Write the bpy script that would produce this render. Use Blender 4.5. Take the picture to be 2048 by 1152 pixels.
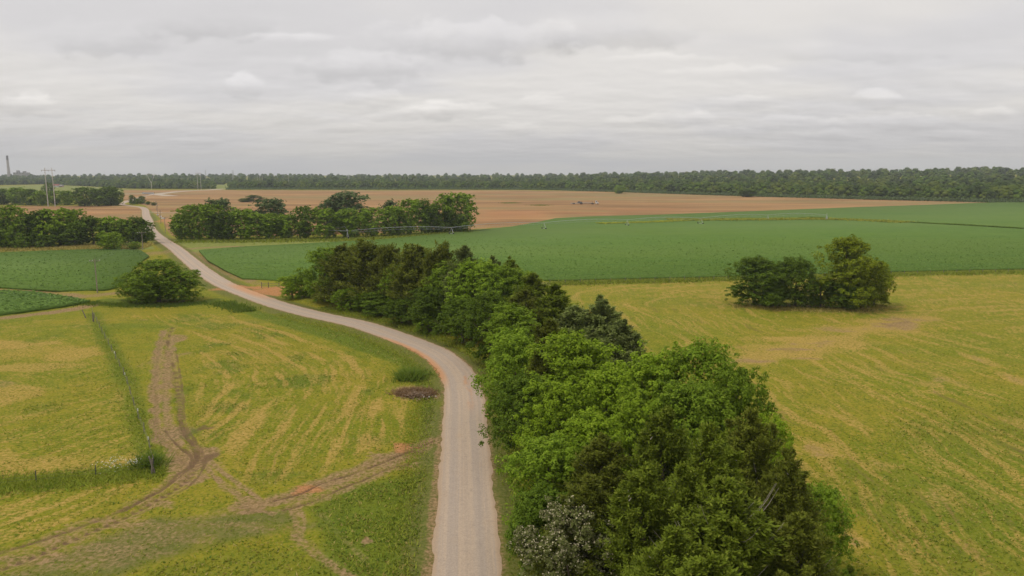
import bpy, bmesh, math, random
import numpy as np
from mathutils import Vector
R = math.radians
random.seed(7); rng = np.random.default_rng(11)
for o in list(bpy.data.objects): bpy.data.objects.remove(o, do_unlink=True)
SC = bpy.context.scene
COL = SC.collection
# ------------------------------------------------------------------ camera
H = 32.0; FPX = 1480.0; PITCH = math.atan(231.0/FPX)
cam_d = bpy.data.cameras.new('camera'); cam = bpy.data.objects.new('camera', cam_d); COL.objects.link(cam)
cam_d.sensor_width = 36; cam_d.lens = 36*FPX/2048; cam_d.clip_start = .5; cam_d.clip_end = 30000
cam.location = (0, 0, H); cam.rotation_euler = (math.pi/2-PITCH, 0, 0)
SC.camera = cam
SC.view_settings.view_transform = 'Standard'; SC.view_settings.look = 'None'
SC.view_settings.exposure = 0.0; SC.view_settings.gamma = 1; SC.view_settings.use_curve_mapping = False
# ------------------------------------------------------------------ sun
SUN_EL, SUN_AZ = 60, -105        # azimuth clockwise from +Y: high on the left, a little behind
sd = bpy.data.lights.new('sun', 'SUN'); sd.energy = 1.5; sd.angle = R(16); sd.color = (1, .94, .85)
sun = bpy.data.objects.new('sun', sd); COL.objects.link(sun)
sv = Vector((math.sin(R(SUN_AZ))*math.cos(R(SUN_EL)), math.cos(R(SUN_AZ))*math.cos(R(SUN_EL)), math.sin(R(SUN_EL))))
sun.rotation_euler = sv.to_track_quat('Z', 'Y').to_euler()
# ------------------------------------------------------------------ world: overcast cloud deck over a physical sky
W = bpy.data.worlds.new('World'); SC.world = W; W.use_nodes = True
nt = W.node_tree; nt.nodes.clear()
class NT:
    def __init__(s, t): s.t = t
    def n(s, typ, **kw):
        x = s.t.nodes.new(typ)
        for k, v in kw.items(): setattr(x, k, v)
        return x
    def put(s, sock, v):
        if isinstance(v, bpy.types.NodeSocket): s.t.links.new(v, sock)
        elif v is not None: sock.default_value = v
    def math(s, op, a, b=None, c=None, clamp=False):
        x = s.n('ShaderNodeMath', operation=op, use_clamp=clamp)
        s.put(x.inputs[0], a)
        if b is not None: s.put(x.inputs[1], b)
        if c is not None: s.put(x.inputs[2], c)
        return x.outputs[0]
    def noise(s, vec, scale, detail=4, rough=.55, dist=0, lac=2):
        x = s.n('ShaderNodeTexNoise')
        s.put(x.inputs['Vector'], vec); x.inputs['Scale'].default_value = scale
        x.inputs['Detail'].default_value = detail; x.inputs['Roughness'].default_value = rough
        x.inputs['Distortion'].default_value = dist; x.inputs['Lacunarity'].default_value = lac
        return x.outputs['Fac']
    def ramp(s, fac, lo, hi, a=0., b=1.):
        x = s.n('ShaderNodeMapRange', interpolation_type='SMOOTHSTEP')
        s.put(x.inputs[0], fac); s.put(x.inputs[1], lo); s.put(x.inputs[2], hi); s.put(x.inputs[3], a); s.put(x.inputs[4], b)
        return x.outputs[0]
    def mix(s, f, a, b, mode='MIX'):
        x = s.n('ShaderNodeMix', data_type='RGBA', blend_type=mode)
        s.put(x.inputs[0], f)
        for i, v in ((6, a), (7, b)):
            if isinstance(v, tuple): v = (*v[:3], 1)
            s.put(x.inputs[i], v)
        return x.outputs[2]
    def mapping(s, vec, scale=(1, 1, 1), rot=(0, 0, 0), loc=(0, 0, 0)):
        x = s.n('ShaderNodeMapping'); s.put(x.inputs[0], vec)
        x.inputs['Location'].default_value = loc; x.inputs['Rotation'].default_value = rot; x.inputs['Scale'].default_value = scale
        return x.outputs[0]
    def comb(s, x_, y_, z_):
        x = s.n('ShaderNodeCombineXYZ'); s.put(x.inputs[0], x_); s.put(x.inputs[1], y_); s.put(x.inputs[2], z_)
        return x.outputs[0]
w = NT(nt)
tc = w.n('ShaderNodeTexCoord').outputs['Generated']
sep = w.n('ShaderNodeSeparateXYZ'); w.put(sep.inputs[0], tc)
dx, dy, dz = sep.outputs
zz = w.math('ADD', w.math('MAXIMUM', dz, 0.0), .13)
u_ = w.math('DIVIDE', dx, zz); v_ = w.math('DIVIDE', dy, zz)
pl = w.comb(u_, v_, 0.0)
wave = w.noise(w.mapping(pl, (.6, .6, 1), loc=(3.1, 1.7, 0)), 1.0, 3, .5)              # broad shapes of the deck
fine = w.noise(w.mapping(pl, (2.2, 2.6, 1), loc=(1.3, 5.2, 0)), 1.0, 5, .52)           # billows
fine2 = w.noise(w.mapping(pl, (2.2, 2.6, 1), loc=(1.3, 5.02, 0)), 1.0, 5, .52)         # the same a little nearer: under sides of the billows
lowc = w.math('MULTIPLY', w.ramp(dz, .20, .06), w.ramp(dz, .0, .03))
lum = w.math('MULTIPLY_ADD', w.math('SUBTRACT', wave, .5), .16, 1.06)
lum = w.math('MULTIPLY_ADD', w.math('SUBTRACT', fine, .5), .05, lum)
lum = w.math('MULTIPLY_ADD', w.math('MULTIPLY', w.math('SUBTRACT', fine, fine2), w.math('MULTIPLY_ADD', lowc, .9, .1)), .5, lum)
# small cumulus under the deck: direction, half width, half height, how bright the top, how dark the base
PUFFS = [(480, 174, 44, 24, 1.3, .9), (50, 208, 55, 22, 1.3, .9), (100, 228, 40, 10, .5, .8), (735, 132, 130, 32, .9, 1.3), (905, 220, 78, 21, 1.4, 1.0), (860, 226, 60, 14, .6, .6), (750, 200, 60, 20, .8, .8), (790, 232, 60, 12, .6, .6),
         (950, 80, 190, 38, .8, 1.3), (200, 78, 140, 34, .2, 1.2), (430, 45, 130, 36, .0, 1.3), (620, 238, 90, 14, .4, .7), (270, 258, 110, 14, .5, .7), (1240, 62, 150, 36, .2, 1.4), (1085, 206, 50, 15, .9, .8), (1490, 204, 60, 13, .8, .7),
         (1755, 200, 58, 20, 1.3, .8), (1040, 258, 38, 14, .9, .6), (1240, 243, 32, 14, .8, .5), (1355, 240, 78, 17, 1.1, .9), (1580, 246, 80, 18, 1.0, .9), (1790, 247, 130, 18, 1.0, .9), (1990, 230, 50, 15, .9, .7), (1440, 264, 100, 15, .8, .8),
         (1660, 272, 110, 14, .6, .8), (390, 283, 70, 9, .6, .5), (690, 256, 60, 10, .6, .6), (420, 262, 60, 10, .4, .6), (1900, 272, 80, 12, .6, .7), (1150, 278, 90, 11, .5, .6), (1500, 296, 130, 9, .4, .6), (860, 276, 70, 9, .5, .5), (1700, 105, 150, 20, .2, .7), (560, 80, 120, 14, 1.2, .0), (1450, 145, 120, 14, .8, .2), (1330, 120, 120, 12, .7, .1)]
ratio = w.math('DIVIDE', dx, w.math('MAXIMUM', dy, .05)); hgt = w.math('DIVIDE', dz, w.math('MAXIMUM', dy, .05))
rh = w.comb(ratio, hgt, 0.)
wob = w.noise(w.mapping(rh, (1, 1.8, 1)), 22, 4, .55); wob2 = w.math('MULTIPLY', w.math('SUBTRACT', wob, .5), 1.5)
wobv = w.math('MULTIPLY', w.math('SUBTRACT', w.noise(w.mapping(rh, (1, 1.6, 1), loc=(4, 2, 0)), 30, 3, .5), .5), .9)
front = w.ramp(dy, .3, .6)
for (qx, qy, hw, hh, top_b, base_d) in PUFFS:
    a_ = (qx-1024)/FPX; b_ = (576-qy)/FPX; cp_, sp__ = math.cos(PITCH), math.sin(PITCH); den = cp_+b_*sp__
    pu, pv = a_/den, (b_*cp_-sp__)/den
    a = w.math('DIVIDE', w.math('SUBTRACT', ratio, pu), hw/FPX*1.15); b = w.math('ADD', w.math('DIVIDE', w.math('SUBTRACT', hgt, pv), hh/FPX*1.1), wobv)
    r2 = w.math('SQRT', w.math('MULTIPLY_ADD', a, a, w.math('MULTIPLY', b, b)))
    m = w.math('MULTIPLY', w.ramp(w.math('ADD', r2, wob2), 1.1, .62), front)
    sh = w.math('ADD', w.ramp(b, -.35, .75, 0., .145*top_b), w.ramp(b, .35, -.75, 0., -.11*base_d))
    lum = w.math('MULTIPLY_ADD', m, sh, lum)
gap = w.ramp(wave, .42, .6)
cl_col = w.mix(gap, (.69, .67, .67), (.745, .715, .685))
cl = w.mix(1.0, cl_col, w.comb(lum, lum, lum), 'MULTIPLY')
hz = w.ramp(dz, -.01, .12)
cl = w.mix(1.0, cl, w.mix(hz, (.83, .825, .82), (1., 1., 1.)), 'MULTIPLY')
cl10 = w.mix(1.0, cl, (10., 10., 10.), 'MULTIPLY')
sky = w.n('ShaderNodeTexSky', sky_type='NISHITA', sun_disc=False, sun_elevation=R(SUN_EL), sun_rotation=R(SUN_AZ))
skc = w.mix(.965, sky.outputs[0], cl10)
bg = w.n('ShaderNodeBackground'); w.put(bg.inputs[0], skc); bg.inputs[1].default_value = .1
wo = w.n('ShaderNodeOutputWorld'); nt.links.new(bg.outputs[0], wo.inputs[0])

# ------------------------------------------------------------------ helpers
cp, sp = math.cos(PITCH), math.sin(PITCH)
def ray(px, py):
    a = (px-1024)/FPX; b = (576-py)/FPX
    return np.array([a, cp+b*sp, -sp+b*cp])
def P(px, py, z=0.):            # the point of the level z seen at a place of the survey photograph
    d = ray(px, py); t = (z-H)/d[2]
    return np.array([d[0]*t, d[1]*t, z])
def PL(pts): return np.array([P(*p)[:2] for p in pts])
def depth(p): return p[1]*cp + (H-(p[2] if len(p) > 2 else 0))*sp
def smooth_line(pts, step=1.0):
    pts = np.asarray(pts, float); n = len(pts)
    ext = np.vstack([2*pts[0]-pts[1], pts, 2*pts[-1]-pts[-2]]); out = []
    for i in range(n-1):
        p0, p1, p2, p3 = ext[i:i+4]; L = np.linalg.norm(p2-p1); k = max(2, int(L/step))
        t = np.linspace(0, 1, k, endpoint=False)[:, None]
        d0 = max(np.linalg.norm(p1-p0), 1e-6)**.5; d1 = max(L, 1e-6)**.5; d2 = max(np.linalg.norm(p3-p2), 1e-6)**.5
        m1 = (p2-p1) + d1*((p1-p0)/d0 - (p2-p0)/(d0+d1)); m2 = (p2-p1) + d1*((p3-p2)/d2 - (p3-p1)/(d1+d2))
        out.append((2*p1-2*p2+m1+m2)*t**3 + (-3*p1+3*p2-2*m1-m2)*t**2 + m1*t + p1)
    out.append(pts[-1:]); return np.vstack(out)
def polydist(X, Y, line):
    best = np.full(X.shape, 1e9); along = np.zeros(X.shape); side = np.zeros(X.shape); s = 0.
    for i in range(len(line)-1):
        ax, ay = line[i]; bx, by = line[i+1]; vx, vy = bx-ax, by-ay; L = math.hypot(vx, vy)
        if L < 1e-6: continue
        t = np.clip(((X-ax)*vx+(Y-ay)*vy)/(L*L), 0, 1)
        d = np.hypot(X-ax-t*vx, Y-ay-t*vy); m = d < best
        best = np.where(m, d, best); along = np.where(m, s+t*L, along)
        side = np.where(m, np.sign((X-ax)*vy-(Y-ay)*vx), side); s += L
    return best, along, side
def inside(X, Y, poly):
    c = np.zeros(X.shape, bool); n = len(poly)
    for i in range(n):
        x1, y1 = poly[i]; x2, y2 = poly[(i+1) % n]
        if y1 == y2: continue
        m = ((y1 > Y) != (y2 > Y)) & (X < (x2-x1)*(Y-y1)/(y2-y1)+x1); c ^= m
    return c
def sdist(X, Y, poly):
    d, _, _ = polydist(X, Y, np.vstack([poly, poly[:1]])); return np.where(inside(X, Y, poly), d, -d)
_tab = np.random.default_rng(5).random((256, 256))
def vnoise(x, y):
    xi = np.floor(x).astype(int); yi = np.floor(y).astype(int); fx = x-xi; fy = y-yi
    fx = fx*fx*(3-2*fx); fy = fy*fy*(3-2*fy)
    a = _tab[xi & 255, yi & 255]; b = _tab[(xi+1) & 255, yi & 255]; c = _tab[xi & 255, (yi+1) & 255]; d = _tab[(xi+1) & 255, (yi+1) & 255]
    return (a*(1-fx)+b*fx)*(1-fy)+(c*(1-fx)+d*fx)*fy
def fbm(x, y, o=4):
    s = 0; a = .5; n = 0
    for i in range(o): s = s+a*vnoise(x+17.3*i, y+9.1*i); n += a; a *= .5; x = x*2.03; y = y*2.03
    return s/n
def sst(x, a, b): t = np.clip((x-a)/(b-a), 0, 1); return t*t*(3-2*t)
def mesh_np(name, v, f, mats=(), smooth=False, midx=None):
    v = np.asarray(v, np.float32).reshape(-1, 3); f = np.asarray(f, np.int32); k = f.shape[1]
    me = bpy.data.meshes.new(name); me.vertices.add(len(v)); me.vertices.foreach_set('co', v.ravel())
    me.loops.add(f.size); me.loops.foreach_set('vertex_index', f.ravel())
    me.polygons.add(len(f)); me.polygons.foreach_set('loop_start', np.arange(0, f.size, k, dtype=np.int32))
    for m in mats: me.materials.append(m)
    if smooth: me.polygons.foreach_set('use_smooth', np.ones(len(f), bool))
    if midx is not None: me.polygons.foreach_set('material_index', np.asarray(midx, np.int32))
    me.update(calc_edges=True); return me
def link(name, me, parent=None, loc=(0, 0, 0)):
    o = bpy.data.objects.new(name, me); COL.objects.link(o); o.location = loc
    if parent: o.parent = parent
    return o
def tag(o, label=None, cat=None, group=None, kind=None):
    if label: o['label'] = label
    if cat: o['category'] = cat
    if group: o['group'] = group
    if kind: o['kind'] = kind
    return o
class MB:                        # collects boxes, tubes, discs of one part
    def __init__(s): s.v = []; s.f = []
    def add(s, v, f): n = len(s.v); s.v += [tuple(map(float, q)) for q in v]; s.f += [tuple(i+n for i in q) for q in f]; return s
    def box(s, c, d, rz=0, taper=1.0):
        hx, hy, hz_ = d[0]/2, d[1]/2, d[2]/2; vs = []
        for z, k in ((-hz_, 1), (hz_, taper)):
            for x, y in ((-hx, -hy), (hx, -hy), (hx, hy), (-hx, hy)):
                x *= k; y *= k
                vs.append((c[0]+x*math.cos(rz)-y*math.sin(rz), c[1]+x*math.sin(rz)+y*math.cos(rz), c[2]+z))
        return s.add(vs, [(3, 2, 1, 0), (4, 5, 6, 7), (0, 1, 5, 4), (1, 2, 6, 5), (2, 3, 7, 6), (3, 0, 4, 7)])
    def tube(s, pts, r, n=6):
        pts = [Vector(p) for p in pts]; r = r if hasattr(r, '__len__') else [r]*len(pts); vs = []; fs = []
        for i, p in enumerate(pts):
            t = (pts[min(i+1, len(pts)-1)]-pts[max(i-1, 0)]); t = t.normalized() if t.length > 1e-6 else Vector((0, 0, 1))
            a = t.cross(Vector((0, 0, 1)) if abs(t.z) < .9 else Vector((1, 0, 0))).normalized(); b = t.cross(a)
            for k in range(n):
                an = 2*math.pi*k/n; vs.append(p+(a*math.cos(an)+b*math.sin(an))*r[i])
        for i in range(len(pts)-1):
            for k in range(n): fs.append((i*n+k, i*n+(k+1) % n, (i+1)*n+(k+1) % n, (i+1)*n+k))
        fs.append(tuple(range(n))[::-1]); fs.append(tuple((len(pts)-1)*n+k for k in range(n)))
        return s.add(vs, fs)
    def prism(s, prof, y0, y1):   # profile in xz extruded along y
        n = len(prof); vs = [(x, y0, z) for x, z in prof]+[(x, y1, z) for x, z in prof]
        return s.add(vs, [tuple(range(n)), tuple(range(2*n-1, n-1, -1))]+[(i, i+n, (i+1) % n+n, (i+1) % n) for i in range(n)])
    def mesh(s, name, m):
        me = bpy.data.meshes.new(name); me.from_pydata(s.v, [], s.f); me.materials.append(m); me.update()
        bm = bmesh.new(); bm.from_mesh(me); bmesh.ops.recalc_face_normals(bm, faces=bm.faces); bm.to_mesh(me); bm.free(); return me
    def build(s, name, m, parent=None, loc=(0, 0, 0)): return link(name, s.mesh(name, m), parent, loc)
def thing(name, loc, label, cat, group=None, rz=0):
    o = bpy.data.objects.new(name, None); COL.objects.link(o); o.location = loc; o.rotation_euler = (0, 0, rz)
    o.empty_display_size = .5; return tag(o, label, cat, group)

# ------------------------------------------------------------------ materials
def new_mat(name):
    m = bpy.data.materials.new(name); m.use_nodes = True; m.node_tree.nodes.clear(); return m, NT(m.node_tree)
def finish(t, col, rough=.9, bump=None, bstr=.4, bdist=.05, spec=.2, metal=0, trans=0.):
    b = t.n('ShaderNodeBsdfPrincipled'); t.put(b.inputs['Base Color'], (*col, 1) if isinstance(col, tuple) else col)
    t.put(b.inputs['Roughness'], rough); b.inputs['Specular IOR Level'].default_value = spec; b.inputs['Metallic'].default_value = metal
    if bump is not None:
        bp = t.n('ShaderNodeBump'); bp.inputs['Strength'].default_value = bstr; bp.inputs['Distance'].default_value = bdist
        t.put(bp.inputs['Height'], bump); t.t.links.new(bp.outputs[0], b.inputs['Normal'])
    o = t.n('ShaderNodeOutputMaterial'); out = b.outputs[0]
    if trans > 0:
        tr = t.n('ShaderNodeBsdfTranslucent'); t.put(tr.inputs[0], (*col, 1) if isinstance(col, tuple) else col)
        mx = t.n('ShaderNodeMixShader'); mx.inputs[0].default_value = trans
        t.t.links.new(out, mx.inputs[1]); t.t.links.new(tr.outputs[0], mx.inputs[2]); out = mx.outputs[0]
    t.t.links.new(out, o.inputs[0])
def leaf_mat(name, c1, c2, c3, trans=.3, clump=.5):
    m, t = new_mat(name)
    g = t.n('ShaderNodeNewGeometry'); oi = t.n('ShaderNodeObjectInfo')
    tcn = t.n('ShaderNodeTexCoord').outputs['Object']
    f = t.math('ADD', t.math('MULTIPLY', g.outputs['Random Per Island'], .55), t.math('MULTIPLY', t.noise(tcn, clump, 2), .75))
    c = t.mix(t.ramp(f, .25, .75), c1, c2)
    c = t.mix(t.math('MULTIPLY', t.ramp(g.outputs['Random Per Island'], .8, 1.), .6), c, c3)
    k = t.math('MULTIPLY_ADD', oi.outputs['Random'], .8 if name == 'far_leaf' else .3, .62 if name == 'far_leaf' else .87)
    c = t.mix(1.0, c, t.comb(k, k, k), 'MULTIPLY')
    if name == 'far_leaf': c = t.mix(t.math('MULTIPLY', t.ramp(t.math('FRACT', t.math('MULTIPLY', oi.outputs['Random'], 7.3)), .55, .9), .55), c, (.17, .20, .03)); c = t.mix(t.math('MULTIPLY', t.ramp(t.math('FRACT', t.math('MULTIPLY', oi.outputs['Random'], 13.7)), .7, .95), .6), c, (.045, .06, .02))
    finish(t, c, .7, spec=.08, trans=trans); return m
M = {}
M['leaf_green'] = leaf_mat('leaf_green', (0.126, 0.206, 0.014), (0.218, 0.324, 0.023), (0.318, 0.398, 0.047))
M['leaf_lime'] = leaf_mat('leaf_lime', (0.169, 0.269, 0.013), (0.269, 0.388, 0.022), (0.375, 0.463, 0.050))
M['leaf_dark'] = leaf_mat('leaf_dark', (0.071, 0.129, 0.011), (0.136, 0.207, 0.018), (0.207, 0.270, 0.034))
M['leaf_gold'] = leaf_mat('leaf_gold', (0.138, 0.192, 0.010), (0.240, 0.294, 0.017), (0.336, 0.360, 0.036))
M['leaf_grey'] = leaf_mat('leaf_grey', (0.098, 0.149, 0.052), (0.149, 0.207, 0.075), (0.196, 0.230, 0.103))
M['cedar_olive'] = leaf_mat('cedar_olive', (0.106, 0.129, 0.013), (0.172, 0.200, 0.022), (0.230, 0.213, 0.046), .25, .4)
M['cedar_green'] = leaf_mat('cedar_green', (0.109, 0.151, 0.012), (0.189, 0.245, 0.021), (0.271, 0.283, 0.047), .25, .4)
M['cedar_blue'] = leaf_mat('cedar_blue', (.125, .165, .040), (.21, .255, .065), (.30, .31, .12), .2, .4)
M['far_leaf'] = leaf_mat('far_leaf', (.045, .080, .010), (.098, .145, .018), (.13, .165, .03), .15, .12)
M['blossom'] = leaf_mat('blossom', (.42, .38, .22), (.58, .52, .34), (.3, .28, .18), .2)
M['straw_blade'] = leaf_mat('straw_blade', (.30, .27, .06), (.42, .35, .10), (.5, .4, .14), .35)
M['grass_blade'] = leaf_mat('grass_blade', (0.172, 0.247, 0.023), (0.276, 0.310, 0.034), (0.310, 0.299, 0.069), .25, .3)
M['weed_blade'] = leaf_mat('weed_blade', (.11, .18, .02), (.17, .24, .03), (.25, .26, .06), .35, .3)
M['shrub_leaf'] = leaf_mat('shrub_leaf', (.11, .135, .03), (.18, .20, .06), (.26, .25, .12), .3)
M['weed_yellow'] = leaf_mat('weed_yellow', (.26, .30, .03), (.34, .36, .04), (.4, .38, .08), .3, .1)
M['crop_leaf'] = leaf_mat('crop_leaf', (.120, .205, .038), (.160, .255, .050), (.19, .29, .06), .3, .03)
def plain(name, c, rough=.8, var=.25, scale=3., metal=0, spec=.3):
    m, t = new_mat(name); tcn = t.n('ShaderNodeTexCoord').outputs['Object']; n = t.noise(tcn, scale, 5, .6)
    d = tuple(x*(1-var) for x in c); e = tuple(min(1, x*(1+var)) for x in c)
    finish(t, t.mix(t.ramp(n, .3, .7), d, e), rough, n, .3, .02, spec, metal); return m
M['bark'] = plain('bark', (.16, .125, .095)); M['pale_bark'] = plain('pale_bark', (.36, .32, .26)); M['wood_pole'] = plain('wood_pole', (.30, .25, .20), scale=6)
M['old_post'] = plain('old_post', (.20, .17, .14)); M['galv'] = plain('galv', (.52, .53, .53), .5, .12, metal=.3)
M['steel_pole'] = plain('steel_pole', (.55, .52, .47), .6, .1); M['rubber'] = plain('rubber', (.03, .03, .03), .8)
M['concrete'] = plain('concrete', (.42, .38, .36), .9, .12, .05); M['conc_dark'] = plain('conc_dark', (.15, .13, .13), .9, .12, .05)
M['white_paint'] = plain('white_paint', (.72, .72, .70), .4, .05); M['dark_steel'] = plain('dark_steel', (.07, .075, .08), .6, .2)
M['glass'] = plain('glass', (.03, .04, .05), .1, .1, spec=.6); M['flat_bed'] = plain('flat_bed', (.42, .42, .42), .6, .12)
M['wire'] = plain('wire', (.2, .19, .18), .7, .1); M['insulator'] = plain('insulator', (.8, .8, .78), .3, .04); M['roof_red'] = plain('roof_red', (.28, .09, .07), .8); M['roof_grey'] = plain('roof_grey', (.3, .28, .27), .8)
M['brick_wall'] = plain('brick_wall', (.45, .3, .24), .9); M['tan_wall'] = plain('tan_wall', (.46, .40, .25), .9, .1, .2)
M['ash'] = plain('ash', (.55, .52, .48), .9, .3); M['brush_wood'] = plain('brush_wood', (.27, .19, .13), .9, .5); M['dead_branch'] = plain('dead_branch', (.30, .26, .21), .9, .3); M['dead_wood'] = plain('dead_wood', (.45, .41, .36), .9, .3); M['rust'] = leaf_mat('rust', (.20, .12, .06), (.32, .21, .11), (.4, .3, .18), .3)

# ------------------------------------------------------------------ survey lines of the place
ROADPX = [(936, 1330), (934, 1152), (933, 1080), (932, 1000), (931, 900), (929, 850), (929, 800), (922, 764), (905, 734), (871, 706), (835, 689), (795, 674),
          (747, 657), (700, 644), (633, 630), (567, 613), (500, 590), (447, 568), (410, 545), (375, 517), (350, 496), (325, 480), (309, 468),
          (299, 455), (297, 442), (292, 430), (289, 418), (280, 414), (265, 412.3), (249, 410), (243, 407.5), (252, 404), (268, 399), (290, 392), (312, 388.5), (350, 383), (400, 380), (447, 377.5)]
ROAD = smooth_line(PL(ROADPX), .8)
FENCE_L = smooth_line(PL([(185, 628), (205, 668), (228, 712), (250, 757), (264, 800), (277, 838), (298, 893), (308, 938)]), 1.)
FENCE_W = PL([(308, 938), (217, 950), (100, 962), (0, 972), (-300, 990)])
FENCE_R = smooth_line(PL([(1100, 568), (1250, 563.5), (1450, 559), (1780, 550), (2060, 544), (2300, 538)]), 4.)
CROP_R = PL([(398, 503), (415, 522), (450, 542), (486, 559), (560, 563), (800, 564), (1000, 563), (1130, 562), (1450, 555), (1780, 545), (2060, 539), (2900, 528),
             (2900, 404), (2060, 404.5), (1961, 406.5), (1861, 410.5), (1711, 415.5), (1534, 422.5), (1324, 430.5), (1174, 434.5), (1111, 438), (1074, 446), (1024, 455), (912, 466), (762, 481), (600, 490), (480, 496)])
CROP_A = PL([(-900, 512), (0, 508), (120, 503), (215, 500), (282, 503), (298, 514), (285, 523), (262, 545), (240, 575), (210, 582), (120, 584), (0, 577), (-900, 570)])
CROP_B = PL([(-700, 590), (0, 585), (60, 587), (140, 598), (180, 606), (120, 616), (60, 624), (0, 632), (-700, 660)])
PLOUGH = PL([(-900, 446), (0, 443), (120, 441), (282, 440), (283, 420), (284, 413), (247, 410), (247, 380), (330, 380), (640, 380.5), (1040, 380.5), (1180, 382.5), (1380, 388.5), (1536, 393.5), (1740, 398.5), (1960, 403.5), (1990, 404),
             (1961, 406.5), (1861, 410.5), (1711, 415.5), (1534, 422.5), (1324, 430.5), (1174, 434.5), (1111, 438), (1074, 446), (1024, 453), (940, 459), (700, 468), (420, 474), (345, 472), (335, 462), (325, 440), (300, 420), (290, 411), (270, 406), (250, 404), (246, 411), (120, 411.5), (0, 413), (-900, 415)])
PALE = PL([(-900, 376), (0, 373), (100, 369.5), (170, 373), (250, 378), (247, 380), (240, 390), (0, 388), (-900, 390)])
PALE2 = PL([(416, 378.3), (416, 369), (446, 369), (470, 372), (470, 378.6)])
EDGEPX = [(-900, 374), (0, 370), (90, 368.5), (130, 371), (190, 374), (250, 377.5), (345, 378), (415, 378), (419, 369), (450, 369.5), (452, 379), (700, 379.3), (1040, 379.3), (1100, 380), (1180, 382.5), (1300, 386), (1400, 389.5), (1536, 393.5), (1740, 399), (1960, 404), (2060, 405), (2500, 409)]
_e = PL(EDGEPX); EAZ = np.arctan2(_e[:, 0], _e[:, 1]); ED = np.hypot(_e[:, 0], _e[:, 1])
def edge_d(az): return np.interp(az, EAZ, ED)
def terrain(X, Y):
    az = np.arctan2(X, Y); d = np.hypot(X, Y)
    A = np.interp(az, [R(-40), R(-24), R(-8), R(3), R(14), R(34), R(60)], [7, 8, 7, 9, 17, 25, 25])
    A = A*(.85+.3*vnoise(az*14+40, d/900.))
    return A*sst(d-edge_d(az), 20, 1300)

# ------------------------------------------------------------------ ground: one sheet, finer towards the viewer
ys = np.arange(1330, 418, -2.1); dn = H/np.tan(PITCH+np.arctan((ys-576)/FPX))
dist = np.concatenate([[.5, 6, 12, 18, 24, 30], dn[dn > 33], np.geomspace(dn[-1]*1.02, 6500, 85)])
azf = np.concatenate([np.linspace(-180, -42, 26)[:-1], np.linspace(-42, 42, 860), np.linspace(42, 180, 26)[1:]])*math.pi/180
DD, AA = np.meshgrid(dist, azf, indexing='ij'); X = (DD*np.sin(AA)).ravel(); Y = (DD*np.cos(AA)).ravel()
nr, nc = DD.shape
rd, ra, rs = polydist(X, Y, ROAD[::3]); near = sst(DD.ravel(), 520, 300)
onroad = sst(rd, 4.2, 2.9)
Z = terrain(X, Y) + near*(1-sst(rd, 6.5, 3.2))*((fbm(X/9, Y/9, 3)-.5)*.5 + (fbm(X/.9, Y/.9, 3)-.5)*.16)
# soft ditch between road and meadow
Z -= near*.35*np.exp(-((rd-5.6)/1.3)**2)*(Y > 60)
MK = {k: np.zeros(len(X)) for k in ('dirt', 'straw', 'lush', 'mud', 'plough', 'pale', 'verge', 'red')}
def up(k, v): MK[k] = np.maximum(MK[k], v)
def blob(px, py, wx, wy, k, v=1., z=0):      # patch with a size given in metres
    c = P(px, py); dx_ = (X-c[0])/wx; dy_ = (Y-c[1])/wy
    n = fbm(X/(wx*.6)+px, Y/(wy*.6), 3)-.5; up(k, v*sst(np.sqrt(dx_**2+dy_**2)+n*1.5, 1.15, .35))
fl, fa, fs = polydist(X, Y, FENCE_L); fw, _, _ = polydist(X, Y, FENCE_W)
# mowing rows round the bend: rings at even offsets from the road
MEAD_E = PL([(190, 632), (300, 628), (420, 622), (520, 634), (660, 680), (780, 730), (830, 790), (835, 850), (800, 890), (640, 960), (480, 980), (430, 920), (375, 880), (372, 790), (365, 660), (260, 640)])
me_ = sst(sdist(X, Y, MEAD_E), -2, 4)
q = rd+1.1*(fbm(X/14, Y/14, 3)-.5)*2
ring = .5+.5*np.cos(q*2*math.pi/3.9); patch = fbm(ra/8., q/.75+5, 5); pt2 = fbm(X/22+3, Y/22, 3)
up('straw', me_*sst(ring*.4+patch*1.1+pt2*.5, .98, 1.32)*1.)
up('straw', me_*sst(fbm(X/3, Y/3, 5), .5, .72)*.45)
up('mud', me_*sst((.5+.5*np.cos((q+.9)*2*math.pi/4.6))*.5+fbm(ra/6+9, q/.9, 3)*.9, 1.0, 1.3)*.35)
# west paddock rows
gl = PL([(0, 867), (115, 832)]); gd = (gl[1]-gl[0])/np.linalg.norm(gl[1]-gl[0]); s1 = (X*gd[0]+Y*gd[1]); t1 = (-X*gd[1]+Y*gd[0])
t1 = t1+fbm(X/12, Y/12, 3)*3
westp = (fs > 0)*(X < -8) if False else np.ones_like(X)
WEST = PL([(-900, 650), (0, 640), (180, 634), (225, 712), (245, 757), (262, 820), (285, 900), (295, 935), (200, 945), (0, 960), (-900, 985)])
WEST2 = PL([(-500, 990), (0, 975), (200, 965), (320, 952), (370, 950), (300, 995), (180, 1040), (0, 1095), (-300, 1160)])
we = sst(sdist(X, Y, WEST), -.5, 1.5); we2 = sst(sdist(X, Y, WEST2), -.5, 1.5)
wl = sst(.5*(.5+.5*np.cos(t1*2*math.pi/3.1))+.85*fbm(s1/8, t1/.55, 4)+.35*fbm(X/16, Y/16+7, 2), .98, 1.22)
up('straw', we*wl*sst(Y, 165, 80)*.85); up('straw', we*sst(fbm(X/13+2, Y/13+8, 4), .56, .70)*.8)
up('straw', we2*sst(fbm(s1/7, t1/.8, 4)+.2*fbm(X/9, Y/9, 2), .54, .78)*.95)
blob(20, 692, 9, 6, 'straw', 1.); blob(90, 700, 10, 6, 'straw', .6); blob(15, 765, 4, 3, 'dirt', .5); blob(60, 735, 10, 3, 'straw', .8)
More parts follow.
